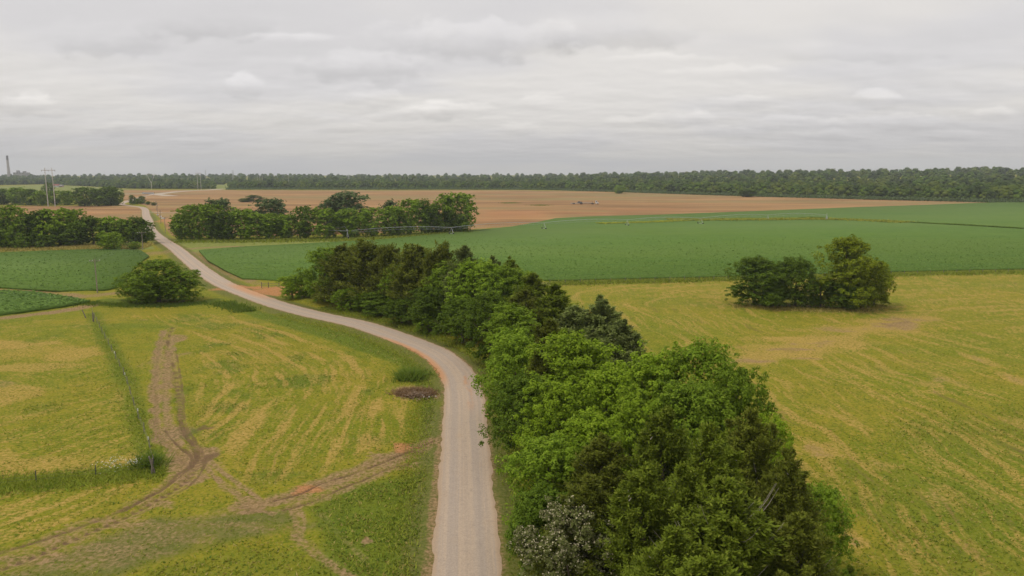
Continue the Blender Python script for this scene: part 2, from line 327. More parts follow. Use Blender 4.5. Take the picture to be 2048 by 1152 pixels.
# east meadow rows follow the field border
GUIDE = smooth_line(PL([(1900, 1500), (1790, 1152), (1700, 1010), (1600, 900), (1480, 800), (1340, 700), (1240, 625), (1250, 590), (1500, 572), (2060, 557), (2500, 550)]), 3.)
MEAD_R = PL([(1020, 1400), (1300, 1000), (1060, 700), (1090, 570), (1250, 566.5), (1450, 562), (1780, 553), (2060, 547), (2700, 540), (3600, 1400)])
mr = sst(sdist(X, Y, MEAD_R), -1.5, 1.)
gd_, ga, _ = polydist(X, Y, GUIDE); q2 = gd_+(fbm(X/16, Y/16, 3)-.5)*7
st = .45*(.5+.5*np.cos(q2*2*math.pi/5.2))+.9*fbm(ga/11, q2/1.3, 5)+.45*fbm(X/25, Y/25+3, 3)
up('straw', mr*sst(st, 1.0, 1.3)*.8)
up('mud', mr*sst(.35*(.5+.5*np.cos((q2+1.6)*2*math.pi/5.2))+fbm(ga/8+31, q2/.7+5, 5), .82, 1.12)*.5)
up('lush', mr*sst(fbm(X/18+9, Y/30+1, 4)+.25*sst(Y, 120, 60), .55, .8)*.55)
far_dry = mr*sst(Y, 150, 195); up('straw', far_dry*(.08+.35*fbm(X/20, Y/3, 4)))
for (a, b, wx, wy, v) in ((1640, 686, 13, 5, 1.), (1740, 660, 9, 4, .95), (1800, 645, 7, 3, .9), (1560, 700, 9, 4, .8), (1830, 640, 8, 2.5, .7), (1590, 660, 4, 2, .6), (1500, 715, 8, 3, .5)):
    blob(a, b, wx, wy*1.3, 'straw', v)
blob(1660, 618, 12, 4.5, 'verge', .9); blob(1560, 610, 8, 3.5, 'verge', .8); blob(1860, 770, 3, 3, 'straw', .8); blob(1880, 760, 2, 2, 'dirt', .5)
for (a, b, wx, wy, v) in ((2030, 760, 2, 6, .8), (1630, 900, 3, 4, .9), (1710, 1080, 1.6, 3, .9), (1870, 785, 3, 1.2, .7), (1960, 720, 2, 6, .8), (1900, 760, 2, 8, .6), (1760, 930, 2, 3, .6), (1880, 1000, 2, 4, .6)):
    blob(a, b, wx, wy, 'straw', v); blob(a, b, wx*.6, wy*.6, 'dirt', v*.6)
# fine swath lines left by the mower
for (msk, qq, aa_, sp2) in ((me_, q, ra, 1.3), (mr, q2, ga, 1.7), (we*.8, t1, s1, 1.2), (we2, t1, s1, 1.3)):
    ln = fbm(aa_/6+13, qq/(sp2*.33)+4, 4); up('straw', msk*sst(ln+.25*fbm(X/7, Y/7, 3), .60, .80)*.65); up('mud', msk*sst(fbm(aa_/5+50, qq/(sp2*.3)+20, 4), .60, .80)*.42)
BAND = smooth_line(PL([(1450, 728), (1530, 712), (1600, 694), (1670, 682), (1740, 662), (1800, 648), (1860, 638)]), 2); bd, ba, _ = polydist(X, Y, BAND)
bm_ = sst(bd+(fbm(X/9, Y/9, 4)-.5)*14, 8, 1.5); up('straw', bm_*.95); up('dirt', bm_*sst(fbm(X/6, Y/2.2, 4), .4, .7)*.75); up('mud', bm_*sst(fbm(X/5+4, Y/1.6+9, 5), .56, .72)*.4)
DULL = PL([(-200, 1210), (0, 1150), (300, 1035), (420, 1030), (560, 1018), (650, 1055), (480, 1082), (300, 1128), (150, 1200)])
up('verge', sst(sdist(X, Y, DULL), -1.5, 1.5)*.8*(.4+.9*fbm(X/3, Y/3, 4))); up('dirt', sst(sdist(X, Y, DULL), -1, 1.5)*sst(fbm(X/5+3, Y/2+7, 4), .48, .68)*.5)
# verges
up('verge', sst(rd, 7.5, 4.0)*.9*(DD.ravel() < 700)*(.5+.7*fbm(X/5, Y/5, 3)))
VERGE_G = PL([(470, 600), (560, 632), (660, 652), (770, 690), (850, 730), (885, 800), (880, 870), (845, 870), (835, 780), (790, 730), (650, 680), (520, 640), (440, 612)])
up('lush', sst(sdist(X, Y, VERGE_G), -1, 1.5)*.95)
LUSHT = PL([(868, 930), (868, 1160), (860, 1400), (700, 1400), (560, 1180), (640, 1080), (600, 1020), (700, 975), (800, 945)])
up('lush', sst(sdist(X, Y, LUSHT), -1.5, 2)*(.55+.7*fbm(X/4, Y/4, 3)))
LUSH2 = PL([(150, 1200), (300, 1130), (480, 1090), (620, 1100), (700, 1152), (700, 1400), (0, 1400)])
up('lush', sst(sdist(X, Y, LUSH2), -2, 2)*.5); up('lush', me_*sst(fbm(X/8+5, Y/8+2, 4), .53, .7)*.75)
up('lush', sst(fl, 3.2, .6)*.75*(.5+.8*fbm(X/3, Y/3, 3))); up('lush', sst(fw, 4.2, 1.2)*.75*(X < P(330, 940)[0]+1)); blob(250, 650, 14, 5, 'lush', .6)
blob(450, 640, 12, 5, 'straw', .4); up('lush', we*sst(fbm(X/7+50, Y/7+20, 3), .55, .72)*.5)
BUSHY = smooth_line(PL([(210, 600), (300, 609), (400, 606), (430, 600)]), 2); up('lush', sst(polydist(X, Y, BUSHY)[0], 3.5, 1.)*.95)
GRL = PL([(-900, 500), (0, 494), (300, 489), (310, 497), (285, 500), (215, 498), (120, 501), (0, 506), (-900, 512)]); up('pale', sst(sdist(X, Y, GRL), -2, 2)*.9)
GR2 = PL([(345, 478), (700, 474), (935, 460), (1024, 454), (912, 467), (762, 482), (600, 491), (480, 498), (395, 505)]); up('pale', sst(sdist(X, Y, GR2), -3, 2)*.8)
up('pale', sst(sdist(X, Y, PALE), -10, 10)); up('pale', sst(sdist(X, Y, PALE2), -10, 10))
up('verge', sst(polydist(X, Y, FENCE_R)[0], 5.5, 2.5)*.75)
# field edge strip, bare soil by the crops
up('dirt', .75*sst(polydist(X, Y, smooth_line(PL([(390, 502), (430, 530), (470, 552), (520, 568)]), 2))[0], 3.2, 1.)*(.4+.9*fbm(X/3, Y/3, 3)))
up('dirt', .9*sst(polydist(X, Y, smooth_line(PL([(380, 497), (430, 495), (478, 493)]), 2))[0], 4, 1.5))
up('dirt', .8*sst(polydist(X, Y, smooth_line(PL([(-400, 578), (0, 581), (100, 586), (170, 593), (235, 586)]), 2))[0], 4.5, 1.5)*(.4+.9*fbm(X/5, Y/5, 3)))
up('dirt', 1.*sst(polydist(X, Y, smooth_line(PL([(-300, 668), (0, 638), (60, 630), (130, 621), (180, 612)]), 2))[0], 3.6, 1.5)*(.5+.8*fbm(X/4, Y/4, 3)))
up('dirt', .6*sst(polydist(X, Y, smooth_line(PL([(0, 655), (100, 650), (190, 642), (290, 640)]), 2))[0], 1.4, .4)*(.3+.9*fbm(X/4, Y/4, 3)))
up('red', .9*sst(sdist(X, Y, PL([(505, 577), (560, 572), (610, 578), (590, 590), (530, 590), (500, 584)])), -2, 2))
blob(300, 507, 14, 12, 'dirt', .6); blob(360, 560, 2, 2, 'dirt', .4); blob(480, 575, 10, 5, 'red', .95)
for k, lo, hi in (('red', 1, 1),): pass
# orange dust by the road
up('red', .75*sst(polydist(X, Y, smooth_line(PL([(770, 670), (830, 700), (870, 728), (890, 760)]), 1))[0]+(fbm(X/1.5, Y/1.5, 3)-.5)*1.2, 1.3, .3))
up('dirt', .75*sst(rd, 3.9, 2.9)*(.35+.95*fbm(X/1.7, Y/1.7, 3)))
up('dirt', .8*sst(polydist(X, Y, smooth_line(PL([(888, 880), (878, 900), (876, 940), (866, 1020), (862, 1100), (852, 1150)]), 1))[0], .9, .2)*(.4+.9*fbm(X/1.2, Y/1.2, 3)))
# wheel tracks
def track(pts, wdt, depth_, k='mud', v=1., halo=.0, tread=False, hw=1.2):
    wdt *= 1.35; hw *= 1.25; halo = min(1, halo*1.3)
    global Z
    L = smooth_line(PL(pts), .6); d, a, _ = polydist(X, Y, L); m = sst(d+(fbm(X/1.1, Y/1.1, 3)-.5)*.35, wdt, wdt*.35)
    brk = .45+.75*fbm(a/2.3, d/.6, 3)
    tr = (.65+.35*np.cos(a*2*math.pi/.95+3*d)) if tread else 1.
    up(k, v*m*brk*tr); Z = Z-depth_*m+.5*depth_*np.exp(-((d-wdt*1.5)/.25)**2)
    if halo: up('dirt', halo*sst(d+(fbm(X/2.3+7, Y/2.3, 3)-.5)*1.6, hw, hw*.2)*(.55+.6*fbm(X/1.5, Y/1.5+4, 3)))
track([(345, 655), (336, 685), (350, 745), (358, 800), (364, 850), (385, 890), (397, 925), (372, 962), (300, 1008), (230, 1043), (140, 1083), (60, 1118), (0, 1142), (-120, 1190)], .42, .10, 'mud', .95, .5, True, 1.1)
track([(362, 840), (372, 870), (395, 905), (385, 930), (352, 950), (328, 974), (262, 1010), (170, 1050), (80, 1082), (0, 1108), (-120, 1150)], .38, .08, 'mud', .8, .5, False, 1.)
track([(328, 660), (318, 700), (312, 760), (313, 820), (315, 862), (345, 905), (372, 930)], .42, .06, 'mud', .45, .8, False, 1.2)
track([(340, 690), (332, 760), (338, 850), (360, 890)], .5, .03, 'dirt', .9, .75, False, 1.3)
track([(352, 700), (366, 790), (372, 850), (392, 885), (410, 925), (385, 965), (345, 992), (280, 1028)], .22, .06, 'mud', .75)
track([(330, 860), (352, 890), (380, 915), (378, 938), (345, 962), (310, 985), (250, 1020)], .22, .06, 'mud', .8)
track([(345, 880), (368, 900), (388, 925), (375, 952)], .2, .05, 'mud', .7)
track([(345, 862), (380, 880), (412, 915), (440, 940), (500, 985), (545, 1015)], .4, .05, 'dirt', .9, .45, False, .9)
track([(395, 905), (425, 950), (470, 985), (505, 1015), (545, 1030)], .4, .05, 'dirt', .9, .45, False, .9)
track([(866, 882), (850, 887), (820, 902), (780, 920), (740, 936), (690, 953), (655, 962), (625, 976), (595, 990), (545, 1004)], .22, .10, 'mud', .95, .8, False, 2.3)
track([(820, 925), (775, 940), (740, 955), (700, 970), (655, 990), (615, 1008), (570, 1022)], .28, .08, 'mud', .85, .6, False, 1.2)
track([(540, 1010), (460, 1022), (380, 1042), (250, 1083), (120, 1130), (0, 1160)], 1.2, .02, 'dirt', .55, .3, False, 1.8)
track([(590, 1020), (600, 1050), (590, 1075)], .8, .03, 'dirt', .8); track([(590, 1070), (620, 1100), (680, 1140), (740, 1190)], .55, .02, 'dirt', .8, .35, False, 1.2)
track([(640, 1030), (680, 1070), (730, 1120)], .4, .02, 'dirt', .5)
for (a, b, wx, wy, k, v) in ((800, 893, 2.2, 2.4, 'red', .75), (770, 915, 2.5, 1.6, 'dirt', .8), (620, 978, 2.6, 1.8, 'red', .75), (530, 1010, 3.2, 2.2, 'dirt', .95), (585, 1055, 1.5, 1.6, 'red', .3), (385, 925, 3.4, 5, 'dirt', .95), (365, 955, 3, 2.6, 'dirt', .9), (345, 870, 2.6, 4, 'verge', .8), (300, 1005, 3.4, 2, 'dirt', .7), (230, 1045, 4, 2, 'dirt', .7), (140, 1085, 4, 2, 'dirt', .7), (60, 1120, 4, 2, 'dirt', .7), (330, 1075, 6, 2.5, 'dirt', .5), (500, 1020, 3, 1.6, 'mud', .35), (345, 760, 2.2, 8, 'mud', .3), (342, 800, 1.2, 9, 'lush', .6), (336, 740, .8, 6, 'lush', .5), (735, 1080, .8, .9, 'dirt', .9),
                             (422, 915, 1.0, 1.8, 'mud', .7), (410, 855, 1.2, 1.3, 'mud', .7), (345, 680, 3.0, 4.5, 'dirt', .8), (330, 720, 3, 6, 'dirt', .7), (335, 870, 3, 3, 'dirt', .8), (395, 920, 2.4, 3, 'dirt', .7),
                             (200, 1100, 7, 2.6, 'dirt', .55), (100, 1120, 8, 3, 'dirt', .5), (460, 1060, 5, 2, 'dirt', .35), (830, 785, 4.4, 3.6, 'dirt', .9), (832, 792, 2.0, 1.6, 'mud', .6), (860, 740, 3, 4, 'lush', .9)):
    blob(a, b, wx, wy, k, v)
for (a, b, wx, wy, k, v) in ((1020, 432, 60, 70, 'red', .9), (1100, 425, 60, 40, 'red', .7), (1250, 418, 110, 40, 'red', .6), (1500, 408, 130, 40, 'red', .5), (130, 428, 60, 40, 'red', .6), (345, 440, 14, 40, 'red', .8), (1290, 392, 130, 45, 'pale', .9), (1150, 398, 90, 40, 'pale', .6), (700, 398, 90, 50, 'pale', .35), (1160, 422, 40, 18, 'pale', .5), (620, 415, 90, 40, 'red', .5)): blob(a, b, wx, wy, k, v)
CROPS = (CROP_R, CROP_A, CROP_B)
sp_ = sdist(X, Y, PLOUGH); up('plough', sst(sp_, -3, 3))
v = np.stack([X, Y, Z], 1); v = np.vstack([v])
i0 = (np.arange(nr-1)[:, None]*nc+np.arange(nc-1)[None]).ravel()
gf = np.stack([i0, i0+1, i0+nc+1, i0+nc], 1)[:, ::-1]
mg, t = new_mat('ground')
geo = t.n('ShaderNodeNewGeometry').outputs['Position']
A1 = t.n('ShaderNodeAttribute', attribute_name='mask_a'); A2 = t.n('ShaderNodeAttribute', attribute_name='mask_b')
s1_ = t.n('ShaderNodeSeparateColor'); t.put(s1_.inputs[0], A1.outputs['Color']); s2_ = t.n('ShaderNodeSeparateColor'); t.put(s2_.inputs[0], A2.outputs['Color'])
n_big = t.noise(geo, .05, 3, .5); n_mid = t.noise(geo, .45, 5, .6); n_fine = t.noise(geo, 2.6, 6, .65); n_vf = t.noise(geo, 9., 4, .7)
g1 = t.mix(t.ramp(n_mid, .32, .68), (.142, .178, .009), (.250, .238, .018))
g1 = t.mix(t.ramp(n_big, .35, .65), t.mix(.35, g1, (.145, .20, .007)), t.mix(.3, g1, (.34, .26, .025)))
g1 = t.mix(t.math('MULTIPLY', t.ramp(n_fine, .47, .66), .7), g1, (.36, .26, .045))
g1 = t.mix(t.math('MULTIPLY', t.ramp(n_fine, .47, .33), .8), g1, (.085, .10, .012))
n_fv = t.math('ADD', t.math('MULTIPLY', n_fine, .6), t.math('MULTIPLY', n_vf, .4))
def fac(mask, lo=.25, hi=.75, nz=n_fine, amt=.9):
    return t.ramp(t.math('MULTIPLY', mask, t.math('MULTIPLY_ADD', t.math('SUBTRACT', nz, .5), 2.6*amt, 1.0)), lo, hi)
lush = t.mix(t.ramp(n_fv, .35, .62), (.050, .095, .012), (.150, .205, .020)); g1 = t.mix(t.math('MULTIPLY', fac(s1_.outputs[2], .15, 1.0, n_fv, 1.6), .8), g1, lush)
verge = t.mix(t.ramp(n_fine, .3, .7), (.09, .115, .022), (.20, .185, .05)); g1 = t.mix(fac(s2_.outputs[2], .1, .9), g1, verge)
pale = t.mix(t.ramp(n_mid, .3, .7), (.17, .205, .04), (.26, .27, .07)); g1 = t.mix(fac(s2_.outputs[1], .2, .7, n_mid), g1, pale)
straw = t.mix(t.ramp(n_fine, .3, .7), (.35, .235, .045), (.50, .325, .10)); g1 = t.mix(t.math('MULTIPLY', fac(s1_.outputs[1], .12, 1.15, n_fv, 2.0), .82), g1, straw)
dirt = t.mix(t.ramp(n_fine, .35, .65), (.20, .125, .06), (.38, .25, .13)); g1 = t.mix(t.math('MULTIPLY', fac(s1_.outputs[0], .2, .95), .92), g1, dirt)
red = t.mix(t.ramp(n_fine, .3, .7), (.36, .155, .06), (.52, .25, .11)); g1 = t.mix(t.math('MULTIPLY', fac(A2.outputs['Alpha'], .2, .85), .9), g1, red)
stretch = t.mapping(geo, (.0045, .022, 1), rot=(0, 0, R(-4))); n_p = t.noise(stretch, 1., 6, .62, .3); n_p2 = t.noise(t.mapping(geo, (.012, .11, 1), rot=(0, 0, R(2))), 1., 5, .65)
n_p3 = t.noise(t.mapping(geo, (.0025, .007, 1)), 1., 3, .5)
pg = t.mix(t.ramp(n_p, .33, .66), (.235, .128, .052), (.43, .250, .105))
pg = t.mix(t.math('MULTIPLY', t.ramp(n_p2, .5, .75), .65), pg, (.52, .35, .17)); pg = t.mix(t.math('MULTIPLY', t.ramp(n_p3, .46, .64), .65), pg, (.27, .215, .085))
pg = t.mix(t.math('MULTIPLY', t.ramp(n_p2, .48, .3), .5), pg, (.19, .10, .06)); pg = t.mix(t.math('MULTIPLY', A2.outputs['Alpha'], .75), pg, t.mix(t.ramp(n_p2, .35, .65), (.36, .165, .07), (.50, .25, .11))); pg = t.mix(t.math('MULTIPLY', s2_.outputs[1], .7), pg, (.26, .235, .09))
g1 = t.mix(fac(s2_.outputs[0], .3, .7, n_mid, .5), g1, pg)
mud = t.mix(t.ramp(n_vf, .3, .7), (.085, .052, .028), (.19, .115, .062)); g1 = t.mix(t.math('MULTIPLY', fac(A1.outputs['Alpha'], .2, .9), .9), g1, mud)
g1 = t.mix(1., g1, t.comb(*[t.math('MULTIPLY_ADD', n_vf, .8, .6)]*3), 'MULTIPLY')
finish(t, g1, .95, t.math('ADD', n_fine, t.math('MULTIPLY', n_vf, .5)), .6, .16, .1)
gme = mesh_np('ground', v, gf, (mg,), True)
for nm, ks in (('mask_a', ('dirt', 'straw', 'lush', 'mud')), ('mask_b', ('plough', 'pale', 'verge', 'red'))):
    at = gme.attributes.new(nm, 'FLOAT_COLOR', 'POINT'); at.data.foreach_set('color', np.clip(np.stack([MK[k] for k in ks], 1), 0, 1).astype(np.float32).ravel())
tag(link('ground', gme), kind='structure')

# ------------------------------------------------------------------ road
def ribbon(name, line, half, z, mat, nx=8, rag=.3, seed=0):
    line = np.asarray(line); tg = np.gradient(line, axis=0); tg /= np.linalg.norm(tg, axis=1)[:, None]; nm = np.stack([tg[:, 1], -tg[:, 0]], 1)
    s = np.concatenate([[0], np.cumsum(np.linalg.norm(np.diff(line, axis=0), axis=1))]); u = np.linspace(-1, 1, nx+1); vs = []; uv = []
    for j, uu in enumerate(u):
        e = half*uu + (np.sign(uu)*rag*(fbm(s/1.1+seed+uu*9, s*0+uu, 4)-.5)*2 if abs(uu) == 1 else 0)
        p = line+nm*np.asarray(e)[:, None] if np.ndim(e) else line+nm*e
        crown = z*(1-abs(uu)**3)+.012; vs.append(np.stack([p[:, 0], p[:, 1], np.full(len(p), crown)], 1)); uv.append(np.stack([np.full(len(p), (uu+1)/2), s], 1))
    n = len(line); vs = np.stack(vs, 1).reshape(-1, 3); uv = np.stack(uv, 1).reshape(-1, 2)
    i = (np.arange(n-1)[:, None]*(nx+1)+np.arange(nx)[None]).ravel(); f = np.stack([i, i+1, i+nx+2, i+nx+1], 1)
    me = mesh_np(name, vs, f, (mat,), True); ul = me.uv_layers.new(name='UVMap'); ul.data.foreach_set('uv', uv[f.ravel()].astype(np.float32).ravel())
    o = link(name, me); tag(o, kind='structure'); return o
mr_, t = new_mat('road')
uvn = t.n('ShaderNodeUVMap').outputs[0]; sx = t.n('ShaderNodeSeparateXYZ'); t.put(sx.inputs[0], uvn); U, V = sx.outputs[0], sx.outputs[1]
pos = t.n('ShaderNodeNewGeometry').outputs['Position']
lane = t.noise(t.mapping(uvn, (9, .012, 1)), 1., 4, .6); lane2 = t.noise(t.mapping(uvn, (26, .05, 1), loc=(3, 0, 0)), 1., 3, .6); gr = t.noise(pos, 7, 5, .7); br = t.noise(pos, .35, 4, .6)
c = t.mix(t.ramp(lane, .34, .66), (.42, .33, .25), (.50, .385, .28))
c = t.mix(t.math('MULTIPLY', t.ramp(lane2, .5, .7), .4), c, (.36, .31, .275)); c = t.mix(t.math('MULTIPLY', t.ramp(br, .55, .75), .3), c, (.43, .31, .2))
for uc in (.27, .70):
    tw_ = t.ramp(t.math('ABSOLUTE', t.math('SUBTRACT', t.math('ADD', U, t.math('MULTIPLY', t.math('SUBTRACT', br, .5), .1)), uc)), .13, .04)
    c = t.mix(t.math('MULTIPLY', tw_, .4), c, (.365, .31, .265))
grit = t.noise(pos, 1.3, 5, .7); c = t.mix(t.math('MULTIPLY', t.ramp(grit, .54, .7), .45), c, (.50, .40, .30)); c = t.mix(t.math('MULTIPLY', t.ramp(grit, .46, .3), .4), c, (.29, .24, .20))
off = t.math('ABSOLUTE', t.math('SUBTRACT', U, .5))
c = t.mix(t.math('MULTIPLY', t.ramp(t.math('ADD', off, t.math('MULTIPLY', t.math('SUBTRACT', gr, .5), .16)), .40, .49), .75), c, (.43, .30, .19))
n_or = t.noise(t.mapping(uvn, (3, .10, 1)), 1., 4, .6)
def span(a, b, w_=5): return t.math('MULTIPLY', t.ramp(V, a-w_, a+w_), t.ramp(V, b+w_, b-w_))
def s_at(px, py):
    q_ = P(px, py)[:2]; k = int(np.argmin(np.hypot(*(ROAD-q_).T))); return float(np.sum(np.linalg.norm(np.diff(ROAD[:k+1], axis=0), axis=1)))
sA, sB, sC, sD, sE, sF = s_at(925, 765), s_at(790, 672), s_at(930, 810), s_at(905, 735), s_at(520, 598), s_at(455, 570)
orange = (.53, .27, .125)
ang = t.math('MULTIPLY', t.math('MULTIPLY', span(sA, sB), t.ramp(U, .24, .06)), t.ramp(n_or, .3, .5)); c = t.mix(t.math('MULTIPLY', ang, .85), c, orange)
ang = t.math('MULTIPLY', t.math('MULTIPLY', span(sC, sD, 6), t.math('MULTIPLY', t.ramp(U, .5, .6), t.ramp(U, .8, .66))), t.ramp(n_or, .42, .62)); c = t.mix(t.math('MULTIPLY', ang, .7), c, orange)
ang = t.math('MULTIPLY', span(sE, sF, 8), t.ramp(U, .35, .75)); c = t.mix(t.math('MULTIPLY', ang, .8), c, orange)
c = t.mix(1., c, t.comb(*[t.math('MULTIPLY_ADD', gr, .8, .6)]*3), 'MULTIPLY')
finish(t, c, .92, gr, .35, .03, .2)
ribbon('road', ROAD, 2.85, .05, mr_, 10, .28)
md, t = new_mat('pale_gravel'); n = t.noise(t.n('ShaderNodeNewGeometry').outputs['Position'], .3, 4); finish(t, t.mix(n, (.40, .33, .24), (.55, .47, .37)), .95)
ribbon('farm_lane', smooth_line(PL([(312, 389), (330, 390.5), (345, 392)]), 6), 9, .06, md, 2, 1.)
ribbon('farm_lane', smooth_line(PL([(274, 396), (285, 395), (330, 394)]), 6), 4, .05, md, 2, 1., 5)
ribbon('farm_lane', smooth_line(PL([(247, 388), (280, 387.7), (300, 387)]), 6), 9, .05, md, 2, 1., 9)
ribbon('farm_lane', smooth_line(PL([(252, 403.5), (262, 401.3), (276, 396.5)]), 6), 5, .05, md, 2, 1., 11)
ribbon('farm_lane', smooth_line(PL([(308, 389.5), (330, 386), (365, 382.5), (400, 380.8)]), 6), 8, .05, md, 2, 1., 12)
ribbon('farm_lane', smooth_line(PL([(404, 380.6), (425, 379.6), (445, 377.8)]), 6), 9, .05, md, 2, 1., 13)
ribbon('farm_lane', smooth_line(PL([(300, 424), (330, 425.5), (357, 425.5)]), 6), 1.6, .05, md, 2, .5, 3)

# ------------------------------------------------------------------ leaf cards
def cards(C, N, L, Wd, rg, shape='leaf', axis=None):
    n = len(C); rnd = rg.normal(size=(n, 3)); N = N/np.linalg.norm(N, axis=1)[:, None]
    if axis is None: axis = rnd
    A = axis-(axis*N).sum(1)[:, None]*N; A /= np.linalg.norm(A, axis=1)[:, None]+1e-9; B = np.cross(N, A)
    L = np.broadcast_to(np.asarray(L, float), (n,))[:, None]; Wd = np.broadcast_to(np.asarray(Wd, float), (n,))[:, None]
    if shape == 'leaf': V = np.stack([C-A*L, C+B*Wd-A*L*.1+N*L*.12, C+A*L, C-B*Wd-A*L*.1+N*L*.12], 1)
    else: V = np.stack([C, C+A*L*.55+B*Wd, C+A*L, C+A*L*.5-B*Wd], 1)
    return V.reshape(-1, 3), np.arange(4*n).reshape(-1, 4)
def unit(rg, n): a = rg.normal(size=(n, 3)); return a/np.linalg.norm(a, axis=1)[:, None]
def crown_deciduous(seed, Hh, Rr, ncard, size, base=.1, nl=34, flat=0., ragged=1.):
    rg = np.random.default_rng(seed); zc = Hh*(1+base)/2; hz_ = Hh*(1-base)/2
    tt = (np.arange(nl)+rg.uniform(0, 1, nl))/nl; az = rg.uniform(0, 6.283)+np.arange(nl)*2.4+rg.normal(size=nl)*.4
    prof = np.sin(np.pi*np.clip(.16+tt*.74, 0, 1))**.62; lr = Rr*rg.uniform(.25, .42, nl)*(.75+.35*prof)
    rad = np.maximum(Rr*prof*(1+.13*ragged*rg.normal(size=nl))-lr*.85, 0)*np.where(rg.random(nl) < .2, rg.uniform(.2, .7, nl), 1)
    LC = np.stack([np.cos(az)*rad, np.sin(az)*rad, Hh*(base+(1-base)*tt)], 1)
    LC[:, 2] = np.clip(LC[:, 2], Hh*base+lr*.45, Hh-lr*.85)
    ns = 22; k = nl*ns; par = np.repeat(np.arange(nl), ns); SD = unit(rg, k); SD[:, 2] = np.abs(SD[:, 2])*np.where(rg.random(k) < .72, 1, -1)
    SC_ = LC[par]+SD*(lr[par]*np.where(rg.random(k) < .12, rg.uniform(1.1, 1.4, k), rg.uniform(.6, 1.08, k)))[:, None]; sr = lr[par]*rg.uniform(.13, .34, k)
    idx = rg.integers(0, k, ncard); LD = unit(rg, ncard); LD[:, 2] = np.where(rg.random(ncard) < .6, np.abs(LD[:, 2]), LD[:, 2])
    C = SC_[idx]+LD*(sr[idx]*rg.uniform(.5, 1.12, ncard)**.7)[:, None]*np.array([1.05, 1.05, .95]); out = C-np.array([0, 0, zc*.8]); out /= np.linalg.norm(out, axis=1)[:, None]
    N = LD*.8+out*.5+rg.normal(size=(ncard, 3))*.42+np.array([0, 0, .35]); C[:, 2] = np.maximum(C[:, 2], .15)
    s = size*rg.uniform(.6, 1.3, ncard); return cards(C, N, s*.6, s*.38, rg)
def crown_cedar(seed, Hh, Rr, nbr, per, size, pts_top=1, pw=1.7, pe=.75):
    rg = np.random.default_rng(seed); Vs = []; Fs = []; n0 = 0; sticks = []
    Call = []; Nall = []; Aall = []; Lall = []
    leaders = [(0, 0, Hh)]+[(Rr*rg.uniform(.2, .5)*math.cos(a), Rr*rg.uniform(.2, .5)*math.sin(a), Hh*rg.uniform(.78, .95)) for a in rg.uniform(0, 6.28, pts_top)]
    for b in range(nbr):
        lx, ly, lh = leaders[b % len(leaders)]; main = (b % len(leaders)) == 0 or b % 7 < 5
        tt = rg.uniform(0, 1)**1.1; z0 = Hh*(.03+.96*tt) if main else lh*(.4+.59*tt)
        rel = z0/lh; rad = Rr*(1-rel**pw)**pe*(1. if main else .55)*rg.uniform(.75, 1.12)+.25
        az = rg.uniform(0, 6.283); el = R(rg.uniform(-4, 30)+45*rel); dirv = np.array([math.cos(az)*math.cos(el), math.sin(az)*math.cos(el), math.sin(el)])
        s = rg.uniform(.25, 1, per)**.7; p0 = np.array([(0 if main else lx)*rel, (0 if main else ly)*rel, z0*.97])
        bend = np.array([0, 0, 1.])*(rad*.22)*(s**2)[:, None]; sprd = (.10+.22*(1-np.abs(s-.5)*1.2))*rad**.6*.42
        c = p0+dirv*(s*rad)[:, None]+bend+rg.normal(size=(per, 3))*sprd[:, None]*np.array([1, 1, .6]); c[:, 2] = np.maximum(c[:, 2], .1)
        ax = dirv+np.array([0, 0, .35])+rg.normal(size=(per, 3))*.38; Call.append(c); Aall.append(ax); Nall.append(rg.normal(size=(per, 3))*.7+np.array([0, 0, .8])+dirv*.3); Lall.append(size*rg.uniform(.6, 1.35, per))
        if rg.random() < .35: sticks.append([p0, p0+dirv*rad*.5+np.array([0, 0, rad*.05]), p0+dirv*rad*.97+np.array([0, 0, rad*.25])])
    C = np.vstack(Call); L = np.concatenate(Lall); V, F = cards(C, np.vstack(Nall), L, L*.17, rg, 'spray', np.vstack(Aall)); return V, F, sticks
def trunk_mb(Hh, r, seed, nl=5, spread=.5, top=.8):
    rg = random.Random(seed); mb = MB(); k = [(rg.uniform(-.1, .1)*i, rg.uniform(-.1, .1)*i, Hh*top*i/4) for i in range(5)]; mb.tube(k, [r, r*.8, r*.6, r*.4, r*.15], 7); return mb
def limbs_mb(Hh, Rr, r, seed, n=7):
    rg = random.Random(seed+5); mb = MB()
    for i in range(n):
        a = 2.4*i+rg.random(); z = Hh*rg.uniform(.15, .5); e = Rr*rg.uniform(.5, .8)
        mb.tube([(0, 0, z), (math.cos(a)*e*.5, math.sin(a)*e*.5, z+e*.35), (math.cos(a)*e, math.sin(a)*e, z+e*rg.uniform(.6, 1.))], [r*.45, r*.28, r*.06], 5)
    return mb
def sticks_mb(sticks, r=.035):
    mb = MB()
    for s in sticks: mb.tube(s, [r, r*.7, r*.2], 3)
    return mb
TR = {}     # kind -> list of (crown mesh, trunk mesh, limb mesh, height, radius)
def reg(kind, vf, Hh, Rr, seed, mat=None, sticks=None, trunk=None):
    V, F = vf[:2]; cm = mesh_np('crown', V, F, (M['leaf_green'],)); tm = trunk_mb(Hh, Hh*.022+.06, seed).mesh('trunk', M['bark'])
    lm = sticks_mb(sticks).mesh('branches', M['pale_bark']) if sticks else limbs_mb(Hh, Rr, Hh*.02+.05, seed).mesh('limbs', M['bark'])
    TR.setdefault(kind, []).append((cm, tm, lm, Hh, Rr))
for i in range(6): reg('deciduous', crown_deciduous(20+i, 12, 4.6, 27000, .235, .06 if i < 4 else .15, 30+4*i), 12, 4.6, i)
for i in range(5): reg('mid', crown_deciduous(50+i, 13, 5.4, 5200, .62, .03, 26+3*i), 13, 5.4, i+9)
